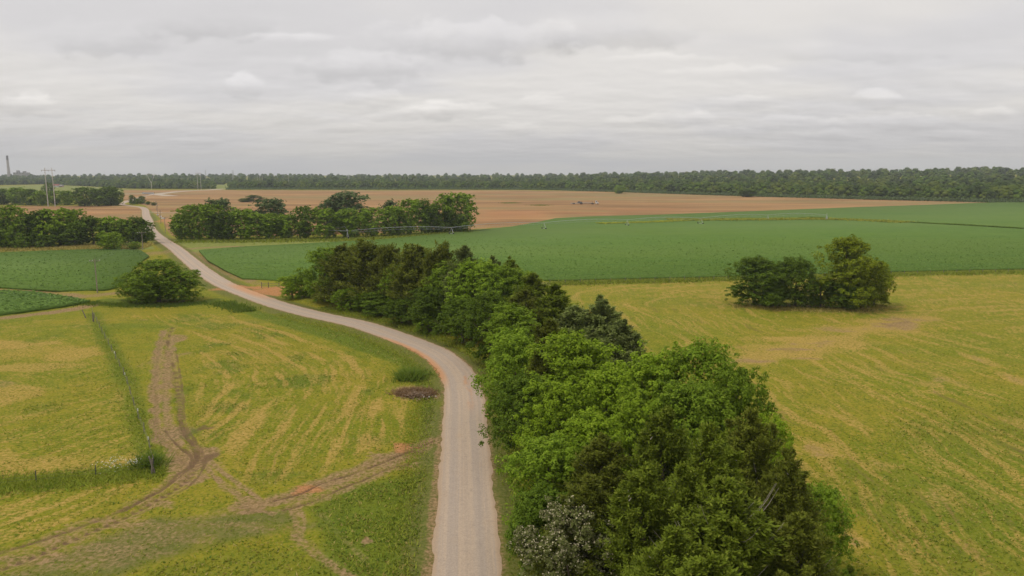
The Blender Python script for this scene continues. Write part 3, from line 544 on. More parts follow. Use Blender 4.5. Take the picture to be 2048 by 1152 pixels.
for i in range(5):
    V, F, st_ = crown_cedar(100+i, 12, 3.9, 270, 185, .25, 3, 1.5, .8); reg('cedar', (V, F), 12, 3.9, i+30, sticks=st_)
for i in range(3):
    V, F, st_ = crown_cedar(160+i, 12, 4.6, 250, 150, .34, 4, 1.3, .85); reg('spire', (V, F), 12, 3.7, i+50, sticks=st_)
for i in range(3):
    V, F, st_ = crown_cedar(130+i, 12, 4.3, 220, 80, .46, 3, 2.2, .6); reg('cedar_far', (V, F), 12, 3.3, i+40, sticks=st_)
_cm = {}
def with_mat(me, mat):
    k = (me.name, mat.name)
    if k not in _cm: c = me.copy(); c.materials.clear(); c.materials.append(mat); _cm[k] = c
    return _cm[k]
cnt = {}
TREES = []
def plant(kind, loc, h, r, mat, label, group=None, name='tree', cat='tree', limbs=True):
    vs = TR[kind]; i = cnt.get(kind, 0); cnt[kind] = i+1; cm, tm, lm, H0, R0 = vs[i % len(vs)]
    o = thing(name, (loc[0], loc[1], 0), label, cat, group, rz=random.uniform(0, 6.28)); kx = r/R0; o.scale = (kx, kx, h/H0)
    link('crown', with_mat(cm, M[mat]), o); link('trunk', tm, o)
    if limbs: lb_ = link('branches' if kind in ('spire', 'cedar', 'cedar_far') else 'limbs', lm, o); lb_['kind'] = 'stuff'
    TREES.append((loc[0], loc[1], r)); return o
def by_top(px, py, h, wpx): p = P(px, py, h); return p, wpx/2*depth(p)/FPX
def by_base(px, by, ty, wpx):
    p = P(px, by); dp = depth(p); tz = (by-ty)*dp/FPX; return p, tz*1.02, wpx/2*dp/FPX

# ---- hedgerow along the road: place of the treetop, height, crown width, kind, leaf, label
ROW = [
 (575, 553, 5.6, 62, 'deciduous', 'leaf_lime', 'low light green bush at the far left end of the roadside hedgerow'),
 (610, 545, 6.5, 50, 'deciduous', 'leaf_green', 'small green tree beside the light bush at the hedgerow end'),
 (652, 500, 12, 88, 'deciduous', 'leaf_green', 'green leafy tree before the brown cedars at the hedgerow far end'),
 (692, 497, 12.5, 74, 'cedar_far', 'cedar_olive', 'first brown cedar from the far end of the hedgerow'),
 (738, 489, 13.5, 80, 'cedar_far', 'cedar_olive', 'tallest brown cedar in the far part of the hedgerow'),
 (778, 496, 12.8, 56, 'cedar_far', 'cedar_olive', 'narrow brown cedar right of the tallest far one'),
 (792, 536, 8.5, 58, 'deciduous', 'leaf_green', 'slim bright green tree standing against the dark cedars'),
 (832, 499, 13, 84, 'cedar_far', 'cedar_olive', 'broad rusty brown cedar behind the slim green tree'),
 (884, 497, 13, 66, 'cedar_far', 'cedar_olive', 'brown cedar between the rusty cedar and the dark spiky one'),
 (928, 493, 13, 78, 'spire', 'cedar_blue', 'dark spiky cedar with a pointed top above green foliage'),
 (862, 575, 8, 90, 'deciduous', 'leaf_dark', 'dark green undergrowth tree below the rusty cedar by the verge'),
 (912, 600, 7.5, 100, 'deciduous', 'leaf_dark', 'low dark roadside tree before the bend'),
 (700, 577, 4.5, 70, 'deciduous', 'leaf_green', 'low green bush under the first brown cedar'),
 (752, 585, 4.5, 80, 'deciduous', 'leaf_dark', 'low dark bush under the tallest far cedar'),
 (900, 530, 13, 100, 'deciduous', 'leaf_green', 'green roadside tree below the dark spiky cedar'),
 (950, 526, 13, 120, 'deciduous', 'leaf_green', 'wide rounded green tree in the middle of the hedgerow'),
 (985, 512, 12, 46, 'spire', 'cedar_blue', 'small pointed cedar sticking up over the field edge'),
 (1022, 514, 12.6, 66, 'spire', 'cedar_green', 'cedar with a sharp spire behind the rounded green tree'),
 (1010, 535, 11.5, 120, 'deciduous', 'leaf_green', 'leafy green tree directly beneath the cedar spires'),
 (1062, 545, 12, 92, 'spire', 'cedar_green', 'olive cedar sloping towards the hay meadow'),
 (1050, 580, 11, 100, 'cedar', 'cedar_olive', 'feathery olive cedar deep in the hedgerow middle'),
 (1110, 568, 11.5, 90, 'spire', 'cedar_green', 'greyish olive cedar at the meadow side by the crop corner'),
 (800, 600, 4.5, 80, 'deciduous', 'leaf_dark', 'low dark bush at the foot of the slim green tree'),
 (845, 612, 5, 80, 'deciduous', 'leaf_green', 'low bush under the rusty brown cedar'),
 (960, 588, 10.5, 120, 'deciduous', 'leaf_dark', 'dark green roadside tree above the start of the bend'),
 (1020, 615, 10, 130, 'deciduous', 'leaf_green', 'green tree filling the hedgerow inside the bend'),
 (1200, 590, 12.5, 110, 'spire', 'cedar_blue', 'dark bluish cedar with ragged arms over the hay meadow'),
 (1150, 612, 11.5, 120, 'spire', 'cedar_blue', 'bluish cedar left of the ragged armed cedar'),
 (1245, 640, 11, 100, 'spire', 'cedar_blue', 'dark cedar leaning out into the hay meadow'),
 (1100, 640, 11, 110, 'cedar', 'cedar_olive', 'brownish cedar between green crowns beside the bend'),
 (1000, 668, 10.5, 130, 'deciduous', 'leaf_green', 'bushy green tree closest to the outside of the road bend'),
 (1075, 705, 10, 90, 'cedar', 'cedar_olive', 'thin brown cedar wedged behind the bushy bend tree'),
 (1150, 675, 11.5, 190, 'deciduous', 'leaf_lime', 'broad bright green tree at the centre of the near hedgerow'),
 (1030, 760, 8.5, 110, 'deciduous', 'leaf_dark', 'dark leafy tree at the roadside right after the bend'),
 (1110, 768, 9.5, 150, 'deciduous', 'leaf_lime', 'bright green roadside tree below the broad bright tree'),
 (1215, 742, 10.5, 160, 'deciduous', 'leaf_lime', 'light green crown right of the roadside bright tree'),
 (1300, 715, 11, 170, 'deciduous', 'leaf_lime', 'light green tree on the meadow side with twiggy top'),
 (1400, 693, 12.5, 160, 'deciduous', 'leaf_green', 'tall ragged green tree standing highest over the meadow'),
 (1475, 742, 11.5, 130, 'deciduous', 'leaf_green', 'green tree bulging furthest towards the meadow'),
 (1380, 770, 11, 180, 'deciduous', 'leaf_green', 'mid green tree in front of the tall ragged one'),
 (1280, 790, 10, 160, 'deciduous', 'leaf_lime', 'light green tree just behind the near cedar mass'),
 (1180, 835, 9.5, 170, 'deciduous', 'leaf_lime', 'light green tree left of the near cedars'),
 (1090, 885, 8.5, 170, 'deciduous', 'leaf_green', 'green roadside tree overhanging the verge beside the straight road'),
 (1545, 838, 8.5, 100, 'deciduous', 'leaf_lime', 'small lime green tree peeping out right of the cedars'),
 (1075, 985, 6.5, 130, 'deciduous', 'leaf_dark', 'dark green roadside bush above the blossoming shrub'),
 (1640, 975, 7.0, 120, 'deciduous', 'leaf_green', 'green bush sticking out of the cedars onto the meadow'),
 (1660, 1130, 6, 90, 'deciduous', 'leaf_dark', 'dark bush at the meadow foot of the nearest cedars'),
 (1200, 870, 10, 190, 'cedar', 'cedar_olive', 'brown cedar at the left rear of the near cedar mass'),
 (1330, 815, 12, 180, 'cedar', 'cedar_green', 'olive cedar at the rear of the near cedar mass'),
 (1420, 850, 13, 210, 'cedar', 'cedar_green', 'large olive cedar rising in the middle of the near mass'),
 (1505, 820, 12, 180, 'cedar', 'cedar_olive', 'dark olive cedar at the right rear of the near mass'),
 (1580, 900, 11, 170, 'cedar', 'cedar_olive', 'dark cedar on the meadow side of the near mass'),
 (1180, 950, 9.5, 200, 'cedar', 'cedar_olive', 'brown feathery cedar behind the blossoming shrub'),
 (1290, 930, 11, 220, 'cedar', 'cedar_green', 'olive cedar with drooping sprays in the near mass'),
 (1450, 960, 12, 300, 'cedar', 'cedar_green', 'nearest tall cedar with bare pale arching branches'),
 (1600, 1030, 10, 220, 'cedar', 'cedar_olive', 'dark cedar at the lower right end of the near mass'),
 (1345, 1060, 10, 240, 'cedar', 'cedar_green', 'olive cedar right of the blossoming shrub at the photo bottom'),
 (1420, 1110, 10.5, 300, 'cedar', 'cedar_green', 'cedar nearest to the viewer at the photo bottom'),
 (1560, 1150, 9.5, 240, 'cedar', 'cedar_olive', 'dark cedar at the very bottom beside the meadow'),
 (1700, 1130, 4.5, 70, 'cedar', 'cedar_green', 'small young cedar at the meadow edge, bottom right of the hedgerow'),
]
BASEY = [(560, 578), (600, 590), (650, 602), (700, 611), (750, 618), (800, 628), (850, 639), (900, 653), (950, 668)]
for (px, py, h, wp, kind, mt, lab) in ROW:
    if px < 955 and py < 540:
        p, h, r = by_base(px, np.interp(px, *zip(*BASEY)), py, wp)
    else: h *= 1.13 if px > 620 else 1.; p, r = by_top(px, py, h, wp)
    r *= (1.3 if kind == 'spire' else 1.12) if 'cedar' in mt else 1
    q_ = ROAD[::4]; dv = np.array(p[:2])-q_; dl = np.hypot(dv[:, 0], dv[:, 1]); j = dl.argmin(); need = 4.1+r*.85-dl[j]
    if need > 0: p = p+np.append(dv[j]/dl[j]*min(need, 2.5)*.7, 0); r = max(.36*h, r-need*.3)
    plant(kind, p, h, r*1.12, mt, lab, 'trees of the roadside hedgerow', 'cedar_tree' if mt[:5] == 'cedar' else 'leafy_tree')
    if 0: print('ROW', px, py, np.round(p, 1), round(r, 1))
BARE = [o for o in bpy.data.objects if o.get('label', '').startswith('nearest tall cedar')][0]
bb = MB(); rb = random.Random(4)
for i in range(22):
    a = rb.uniform(0, 6.28); e = rb.uniform(1.6, 3.1); z0 = rb.uniform(6.0, 9.6)
    bb.tube([(math.cos(a)*e*k_, math.sin(a)*e*k_, z0-.3*k_+2.0*k_**2.4) for k_ in (.1, .4, .7, .9, 1.08)], [.03, .022, .016, .012, .006], 4)
tag(bb.build('bare_branches', M['dead_branch'], BARE), 'pale bare branches arching up out of the cedar foliage', kind='stuff')
# blossoming shrub
def blossom(px, py, h, wp):
    p, r = by_top(px, py, h, wp); o = thing('flowering_shrub', (p[0], p[1], 0), 'shrub with creamy white blossom at the photo bottom beside the road', 'shrub')
    V, F = crown_deciduous(301, h, r, 16000, .2, .05, 26); link('foliage', mesh_np('foliage', V, F, (M['shrub_leaf'],)), o)
    rg = np.random.default_rng(9); idx = rg.choice(len(F), 6500); C = V.reshape(-1, 4, 3).mean(1)[idx]; C = C[C[:, 2] > h*.3]; C = C+unit(rg, len(C))*.12
    V2, F2 = cards(C, unit(rg, len(C))+np.array([0, 0, .8]), .08, .055, rg); tag(link('blossoms', mesh_np('blossoms', V2, F2, (M['blossom'],)), o), kind='stuff')
    trunk_mb(h, .12, 3).build('trunk', M['bark'], o)
blossom(1140, 1015, 9., 200)

# ---- other tree groups: px, base y, top y, width px
def group(lst, grp, kind='mid', name='leafy_tree'):
    for (px, by, ty, wp, mt, lab, *kk) in lst:
        p, h, r = by_base(px, by, ty, wp); plant(kk[0] if kk else kind, p, h, r*1.12, mt, lab, grp, name, 'shrub' if h < 5 else 'tree', limbs=False)
group([(1508, 611, 518, 108, 'leaf_dark', 'leftmost rounded dark tree of the clump in the hay meadow'), (1545, 613, 530, 70, 'leaf_dark', 'dark low tree tucked behind the leftmost of the meadow clump'),
       (1590, 613, 520, 84, 'leaf_dark', 'second rounded dark tree from the left in the meadow clump'), (1545, 616, 570, 50, 'leaf_dark', 'low bush at the foot of the meadow clump, left'), (1690, 618, 570, 70, 'leaf_dark', 'low bush under the tallest meadow tree'),
       (1640, 614, 560, 74, 'leaf_dark', 'low dark tree filling the gap of the meadow clump'),
       (1690, 616, 481, 112, 'leaf_gold', 'tallest tree of the meadow clump with a golden green crown'), (1715, 613, 520, 100, 'leaf_gold', 'lower crown leaning on the tallest meadow tree'),
       (1748, 612, 528, 60, 'leaf_gold', 'rightmost golden green tree of the meadow clump')], 'tree clump in the hay meadow', 'deciduous')
group([(272, 600, 548, 72, 'leaf_green', 'left lobe tree of the round clump beside the road on the left'), (318, 604, 523, 104, 'leaf_green', 'tallest middle tree of the round clump left of the road'),
       (366, 603, 541, 80, 'leaf_green', 'right tree of the round clump left of the road'), (300, 606, 560, 70, 'leaf_green', 'low front bush of the round clump left of the road')], 'round tree clump left of the road', 'deciduous')
group([(-60, 500, 420, 80, 'leaf_green', 'tree at the left photo edge in the left grove'), (8, 497, 440, 46, 'leaf_dark', 'low dark tree at the left photo edge'), (26, 497, 415, 56, 'leaf_green', 'tallest tree of the left grove near the photo edge'),
       (62, 494, 432, 56, 'leaf_dark', 'dark tree right of the tallest in the left grove'), (85, 493, 425, 50, 'leaf_dark', 'second dark tree in the left grove'), (122, 492, 421, 72, 'leaf_lime', 'light green domed tree in the left grove'),
       (155, 490, 423, 54, 'leaf_green', 'green tree behind the light domed one in the left grove'), (150, 493, 445, 60, 'leaf_dark', 'low front tree in the middle of the left grove'), (188, 490, 438, 62, 'leaf_dark', 'wide dark tree right of centre in the left grove'),
       (222, 489, 437, 52, 'leaf_green', 'green tree above the pale bush in the left grove'), (250, 488, 441, 48, 'leaf_green', 'third tree from the road in the left grove'), (272, 487, 437, 44, 'leaf_dark', 'second tree from the road in the left grove'),
       (290, 486, 444, 38, 'leaf_dark', 'tree of the left grove closest to the road'), (303, 480, 464, 20, 'leaf_green', 'little roadside shrub at the end of the left grove'), (226, 500, 467, 42, 'leaf_lime', 'pale round bush in front of the left grove'),
       (100, 496, 470, 50, 'leaf_dark', 'dark understorey shrub in the left grove'), (50, 498, 474, 40, 'leaf_green', 'green understorey shrub below the tallest left tree'), (268, 498, 484, 26, 'leaf_green', 'small shrub near the utility pole by the left grove')], 'left grove')
group([(362, 478, 430, 44, 'leaf_green', 'low left end tree of the long tree row'), (385, 479, 414, 62, 'leaf_green', 'first big tree of the long tree row beside the road'), (420, 480, 412, 60, 'leaf_green', 'second tree of the long tree row'),
       (442, 470, 402, 58, 'leaf_grey', 'grey green tree poking up behind the row start'), (452, 480, 425, 56, 'leaf_dark', 'third front tree of the long tree row'), (492, 479, 421, 66, 'leaf_green', 'fourth front tree of the long tree row'),
       (545, 466, 402, 74, 'leaf_grey', 'grey green domed tree behind the row'), (535, 478, 429, 62, 'leaf_green', 'front tree beneath the grey domed tree'), (572, 477, 432, 54, 'leaf_green', 'front tree right of the grey domed tree'),
       (612, 477, 415, 50, 'leaf_dark', 'dark upright tree in the middle of the row'), (652, 477, 420, 62, 'leaf_green', 'front tree below the tall willow, left side'), (698, 462, 388, 84, 'leaf_grey', 'tall willow like grey green tree behind the row'),
       (664, 462, 402, 50, 'leaf_grey', 'left shoulder of the tall willow like crown'), (700, 475, 421, 62, 'leaf_green', 'front tree below the tall willow, right side'), (745, 473, 418, 58, 'leaf_green', 'front tree right of the willow'),
       (782, 468, 405, 40, 'leaf_grey', 'pale tree peeping over the row right of the willow'), (790, 471, 416, 56, 'leaf_green', 'fifth front tree from the right end of the row'), (822, 469, 402, 50, 'leaf_green', 'fourth front tree from the right end of the row'),
       (850, 467, 403, 40, 'leaf_dark', 'dark slim tree near the right end of the row'), (872, 466, 412, 56, 'leaf_dark', 'dark low tree below the two end trees'), (890, 464, 392, 52, 'leaf_green', 'second tree from the right end of the row, tall'),
       (922, 462, 391, 58, 'leaf_green', 'tall right end tree of the long tree row'), (916, 464, 430, 50, 'leaf_dark', 'low dark tree at the foot of the right end tree')], 'long tree row across the valley')
group([(-60, 410, 378, 60, 'leaf_dark', 'far left hedge tree at photo edge'), (8, 409, 379, 40, 'leaf_dark', 'first tree of the far left hedge'), (34, 409, 377, 44, 'leaf_green', 'second tree of the far left hedge'), (62, 410, 380, 36, 'leaf_dark', 'third tree of the far left hedge'),
       (84, 411, 383, 34, 'leaf_green', 'fourth tree of the far left hedge'), (99, 392, 367, 20, 'leaf_dark', 'single dark tree between the twin power poles'), (112, 409, 383, 36, 'leaf_green', 'fifth tree of the far left hedge behind the poles'),
       (136, 410, 383, 34, 'leaf_green', 'sixth tree of the far left hedge'), (170, 412, 377, 44, 'leaf_dark', 'left tree of the dense dark clump beside the road curve'), (196, 412, 379, 44, 'leaf_dark', 'middle tree of the dense dark clump'),
       (218, 411, 375.5, 46, 'leaf_dark', 'tall tree of the dense dark clump'), (232, 411, 381, 30, 'leaf_dark', 'right tree of the dense dark clump beside the road curve'), (265, 409, 391, 13, 'leaf_dark', 'small dark tree past the road curve'),
       (284, 407.5, 393, 14, 'leaf_dark', 'second small tree past the road curve'), (275, 408, 398, 16, 'leaf_green', 'green bush between the small trees past the curve'), (296, 409, 403, 12, 'leaf_dark', 'low bush right of the small trees past the curve'), (308, 411, 405, 11, 'leaf_dark', 'last low bush in line past the curve'),
       (508, 404, 391, 32, 'leaf_dark', 'round bush alone in the brown field'), (489, 404, 397, 22, 'leaf_dark', 'low bush left of the round one in the brown field'), (528, 404.5, 400, 9, 'leaf_dark', 'tiny bush right of the round one in the brown field')], 'distant trees on the left')
group([(1238, 387, 372, 26, 'leaf_green', 'bright green tree standing out from the forest edge at centre right'), (1495, 394, 379, 34, 'leaf_dark', 'dark round tree standing out from the forest edge')], 'trees standing out from the forest')

# ------------------------------------------------------------------ far forest: front trees one by one, the rest one mass
def far_tree(seed, Hh=15, Rr=7.4, nc_=260, size=1.25):
    rg = np.random.default_rng(seed); Vc = []; Fc = []; n0_ = 0
    bm = bmesh.new(); bmesh.ops.create_icosphere(bm, subdivisions=2, radius=1); sv_ = np.array([q_.co[:] for q_ in bm.verts]); sf_ = np.array([[x.index for x in f.verts] for f in bm.faces]); bm.free()
    nl = 11
    for i in range(nl):
        a_ = i*2.4+seed; t_ = i/(nl-1); rr_ = Rr*(.62*math.sin(math.pi*(.25+.62*t_))); lr_ = Rr*rg.uniform(.36, .52)*(1 if t_ < .8 else .85); 
        c_ = np.array([math.cos(a_)*rr_, math.sin(a_)*rr_, min(Hh*(.16+.72*t_), Hh-lr_*.8)]); k_ = 1+.14*np.sin(sv_*4.3+rg.uniform(0, 6, 3)).sum(1)[:, None]*.7
        Vc.append(sv_*k_*lr_*np.array([1, 1, .85])+c_); Fc.append(sf_+n0_); n0_ += len(sv_)
    Vc = np.vstack(Vc); Fc = np.vstack(Fc); V, F = crown_deciduous(seed+400, Hh, Rr*1.02, nc_, size, .03, 16); T = np.vstack([F[:, [0, 1, 2]], F[:, [0, 2, 3]]])
    return np.vstack([Vc, V]), np.vstack([Fc, T+len(Vc)])
FT = [far_tree(i) for i in range(6)]; FTm = []
for V, F in FT: FTm.append(mesh_np('forest_tree', V, F, (M['far_leaf'],)))
rgf = np.random.default_rng(77)
def gapd(px): return px
lo = math.atan2(*(P(-40, 400)[:2])); hi = math.atan2(*(P(2090, 400)[:2]))
az = lo; k = 0; FSRC = []
zones = [(-.45, 'tree in the front row of the hazy forest at the far left', 'far left forest edge trees'), (-.2, 'tree in the front row of the dark forest behind the red field', 'forest edge trees behind the red field'),
         (.08, 'tree in the front row of the hazy forest at the photo centre', 'central forest edge trees'), (.3, 'tree in the front row of the green forest right of centre', 'right of centre forest edge trees'), (9, 'tree in the front row of the green forest at the right', 'right forest edge trees')]
while az < hi:
    d = edge_d(az)+rgf.uniform(4, 22); px_w = rgf.uniform(8, 13); az += px_w/d*1.15
    if P(0, 0) is None: pass
    x, y = d*math.sin(az), d*math.cos(az); s = rgf.uniform(.5, 1.02)*(1.0 if az > .05 else .8)
    if rgf.random() < .22: s *= .75
    zi = next(i for i, z_ in enumerate(zones) if az < z_[0]); o = link('forest_tree', FTm[k % 6], None, (x, y, float(terrain(np.array([x]), np.array([y]))[0])-.4)); k += 1
    o.rotation_euler = (0, 0, rgf.uniform(0, 6.28)); o.scale = (s, s, s*rgf.uniform(.85, 1.12)); tag(o, zones[zi][1], 'tree', zones[zi][2]); FSRC = (FSRC+[o])[:6]
print('front trees', k)
pts = []; dd = 14.
while dd < 2600:
    az = lo-.14
    while az < hi+.14:
        d = edge_d(az)+dd*rgf.uniform(.92, 1.08); az += 9.*(1+dd/900.)/d*rgf.uniform(.6, 1.4)
        s = rgf.uniform(.62, 1.14)*(1+dd/5000.)*(1.18 if rgf.random() < .05 else 1)*(.85+.3*float(fbm(np.array([az*30]), np.array([d/90.]), 2)[0])); s *= .84+.16*min(1, max(0, (az+.05)/.25)); pts.append((d*math.sin(az), d*math.cos(az), s))
    dd = dd*1.2+4
pts = np.array(pts); pz = terrain(pts[:, 0], pts[:, 1])-.5; print('forest mass trees', len(pts))
fme = bpy.data.meshes.new('far_forest'); fme.vertices.add(len(pts)); fme.vertices.foreach_set('co', np.stack([pts[:, 0], pts[:, 1], pz], 1).astype(np.float32).ravel())
at = fme.attributes.new('tree_scale', 'FLOAT', 'POINT'); at.data.foreach_set('value', pts[:, 2].astype(np.float32))
at = fme.attributes.new('tree_turn', 'FLOAT', 'POINT'); at.data.foreach_set('value', rgf.uniform(0, 6.28, len(pts)).astype(np.float32))
fo = link('far_forest', fme); tag(fo, 'deep forest canopy reaching to the horizon behind the fields', 'forest', kind='stuff')
gn = bpy.data.node_groups.new('forest_scatter', 'GeometryNodeTree'); gn.interface.new_socket('Geometry', in_out='INPUT', socket_type='NodeSocketGeometry'); gn.interface.new_socket('Geometry', in_out='OUTPUT', socket_type='NodeSocketGeometry')
gi = gn.nodes.new('NodeGroupInput'); go = gn.nodes.new('NodeGroupOutput'); jo = gn.nodes.new('GeometryNodeJoinGeometry')
for o_ in FSRC:
    oi_ = gn.nodes.new('GeometryNodeObjectInfo'); oi_.inputs['Object'].default_value = o_; oi_.inputs['As Instance'].default_value = True; gn.links.new(oi_.outputs['Geometry'], jo.inputs[0])
ip = gn.nodes.new('GeometryNodeInstanceOnPoints'); gn.links.new(gi.outputs[0], ip.inputs['Points']); gn.links.new(jo.outputs[0], ip.inputs['Instance']); ip.inputs['Pick Instance'].default_value = True
rv = gn.nodes.new('FunctionNodeRandomValue'); rv.data_type = 'INT'
for q_ in rv.inputs:
    if q_.type == 'INT' and q_.name == 'Min': q_.default_value = 0
    if q_.type == 'INT' and q_.name == 'Max': q_.default_value = 5
for q_ in rv.outputs:
    if q_.type == 'INT': gn.links.new(q_, ip.inputs['Instance Index'])
na = gn.nodes.new('GeometryNodeInputNamedAttribute'); na.data_type = 'FLOAT'; na.inputs[0].default_value = 'tree_scale'; gn.links.new(na.outputs[0], ip.inputs['Scale'])
nb_ = gn.nodes.new('GeometryNodeInputNamedAttribute'); nb_.data_type = 'FLOAT'; nb_.inputs[0].default_value = 'tree_turn'; cx = gn.nodes.new('ShaderNodeCombineXYZ'); gn.links.new(nb_.outputs[0], cx.inputs[2]); gn.links.new(cx.outputs[0], ip.inputs['Rotation'])
gn.links.new(ip.outputs[0], go.inputs[0]); fo.modifiers.new('scatter', 'NODES').node_group = gn
# low scrub along the forest foot
def scrub(name, px0, px1, off, n, hh, mat, label, seed):
    rg = np.random.default_rng(seed); az = rg.uniform(math.atan2(*P(px0, 400)[:2]), math.atan2(*P(px1, 400)[:2]), n); d = edge_d(az)+rg.uniform(-off, 6, n)
    C = np.stack([d*np.sin(az), d*np.cos(az), rg.uniform(.2, hh, n)*rg.uniform(.5, 1, n)], 1); V, F = cards(C, unit(rg, n)+np.array([0, 0, .5]), 1.1, .8, rg)
    tag(link(name, mesh_np(name, V, F, (M[mat],))), label, 'scrub', kind='stuff')
scrub('forest_scrub', 452, 2090, 14, 16000, 4.5, 'leaf_grey', 'low grey green scrub along the foot of the forest', 3)

# ------------------------------------------------------------------ crops
mc, t = new_mat('crop_canopy'); pos = t.n('ShaderNodeNewGeometry').outputs['Position']
n1 = t.noise(pos, 1.1, 5, .7); n2 = t.noise(t.mapping(pos, (.012, .07, 1), rot=(0, 0, R(3))), 1, 5, .6); n3 = t.noise(t.mapping(pos, (.15, 1.2, 1), rot=(0, 0, R(3))), 1, 4, .6)
c = t.mix(t.ramp(n1, .3, .7), (.088, .165, .030), (.132, .218, .042)); c = t.mix(t.math('MULTIPLY', t.ramp(n2, .4, .66), .5), c, (.130, .205, .034)); c = t.mix(t.math('MULTIPLY', t.ramp(n3, .5, .34), .7), c, (.066, .135, .026))
n4 = t.noise(t.mapping(pos, (.06, 1.1, 1), rot=(0, 0, R(2))), 1, 4, .6); c = t.mix(t.math('MULTIPLY', t.ramp(n4, .5, .66), .45), c, (.165, .255, .048)); n5 = t.noise(t.mapping(pos, (.004, .016, 1)), 1, 3, .5); c = t.mix(t.math('MULTIPLY', t.ramp(n5, .42, .62), .35), c, (.145, .21, .045))
finish(t, c, .9, n1, .6, .25, .08, trans=0)
def crop(name, poly, zt, label, dens, dmax, seed):
    bm = bmesh.new(); vs = [bm.verts.new((x, y, zt)) for x, y in poly]; f = bm.faces.new(vs); bmesh.ops.recalc_face_normals(bm, faces=[f])
    if f.normal.z < 0: f.normal_flip()
    ex = bmesh.ops.extrude_face_region(bm, geom=[f]); top = [e for e in ex['geom'] if isinstance(e, bmesh.types.BMVert)]
    bmesh.ops.translate(bm, verts=vs, vec=(0, 0, -zt+.02)); bmesh.ops.triangulate(bm, faces=bm.faces); me = bpy.data.meshes.new(name); bm.to_mesh(me); bm.free()
    Vt = np.array([q_.co[:] for q_ in me.vertices]); Ft = np.array([p.vertices[:] for p in me.polygons]); bpy.data.meshes.remove(me)
    rg = np.random.default_rng(seed); lo_, hi_ = poly.min(0), poly.max(0); nm = np.sum(dens); out = []
    for (d0, d1, rho, sz) in dens:
        y0, y1 = max(lo_[1], d0), min(hi_[1], d1)
        if y1 <= y0: continue
        xr = (max(lo_[0], -.74*y1), min(hi_[0], .74*y1)); n = int((xr[1]-xr[0])*(y1-y0)*rho); x = rg.uniform(*xr, n); y = rg.uniform(y0, y1, n)
        x = x; rr = .95; y = np.round(y/rr)*rr+rg.normal(size=n)*.16 if sz < .9 else y
        ok = inside(x, y, poly) & (np.abs(x) < .72*y+10) & (rg.random(n) > np.clip((y-165)/210., 0, 1)**.8); x, y = x[ok], y[ok]; out.append(np.stack([x, y, np.full(len(x), zt)+rg.uniform(-.3, .25, len(x))*(.7 if sz < .9 else .9), np.full(len(x), sz)], 1))
    O = np.vstack(out); n = len(O); up_ = unit(rg, n)*.55+np.array([0, 0, 1.]); V, F = cards(O[:, :3], up_, O[:, 3]*rg.uniform(.6, 1.2, n), O[:, 3]*.45, rg)
    F = np.vstack([F[:, [0, 1, 2]], F[:, [0, 2, 3]]]); me = mesh_np(name, np.vstack([Vt, V]), np.vstack([Ft, F+len(Vt)]), (mc, M['crop_leaf']), False, np.concatenate([np.zeros(len(Ft)), np.ones(len(F))]))
    print(name, len(F)); tag(link(name, me), label, 'crop', kind='stuff')
DEN = [(0, 400, 2.0, .42)]
crop('green_crop', CROP_R, .62, 'large field of knee high green row crop under the irrigation boom', DEN, 0, 1)
crop('green_crop', CROP_A, .62, 'green crop field on the left below the left grove', [(0, 400, 1.6, .45)], 0, 2)
crop('green_crop', CROP_B, .7, 'small wedge of green crop at the left photo edge', [(0, 300, 3., .55)], 0, 3)
# weedy strips that cross the big crop
def strip(name, pts, wid, zt, hgt, n, size, mat, label, cat='weeds', seed=1):
    rg = np.random.default_rng(seed); L = smooth_line(PL(pts), 2.); idx = rg.integers(0, len(L), n); tg = np.gradient(L, axis=0); tg /= np.linalg.norm(tg, axis=1)[:, None]
    o = rg.normal(size=n)*wid*.45; x = L[idx, 0]+tg[idx, 1]*o+rg.uniform(-1, 1, n); y = L[idx, 1]-tg[idx, 0]*o+rg.uniform(-1, 1, n)
    env = .4+.9*fbm(L[idx, 0]/3+seed, L[idx, 1]/3, 2); C = np.stack([x, y, zt+rg.uniform(0, 1, n)*hgt*env], 1)
    V, F = cards(C, unit(rg, n)*.5+np.array([0, -.1, 1.]), size*rg.uniform(.5, 1.3, n), size*.35, rg, 'leaf'); return tag(link(name, mesh_np(name, V, F, (M[mat],))), label, cat, kind='stuff')
strip('yellow_weeds', [(1340, 441.5), (1430, 441.5), (1560, 440.5), (1640, 440), (1700, 441.5), (1760, 444), (1812, 447)], 10, .75, .35, 9000, 1.0, 'weed_yellow', 'yellow green weed strip beside the pivot in the crop')
strip('yellow_weeds', [(1200, 449), (1290, 446.5), (1370, 443)], 5, .75, .2, 2500, .8, 'weed_yellow', 'thin lighter strip left of the weed strip in the crop', seed=3)
strip('ditch_weeds', [(1680, 440.5), (1760, 443.5), (1850, 448.5), (1950, 454), (2060, 460.5), (2300, 472)], 1.3, .7, .6, 4500, .6, 'leaf_dark', 'dark overgrown ditch line running right through the crop', seed=4)
strip('ditch_weeds', [(1600, 438.5), (1630, 438), (1655, 440)], 1.6, .7, .8, 500, .7, 'leaf_dark', 'short dark weed line next to the pivot point', seed=5)
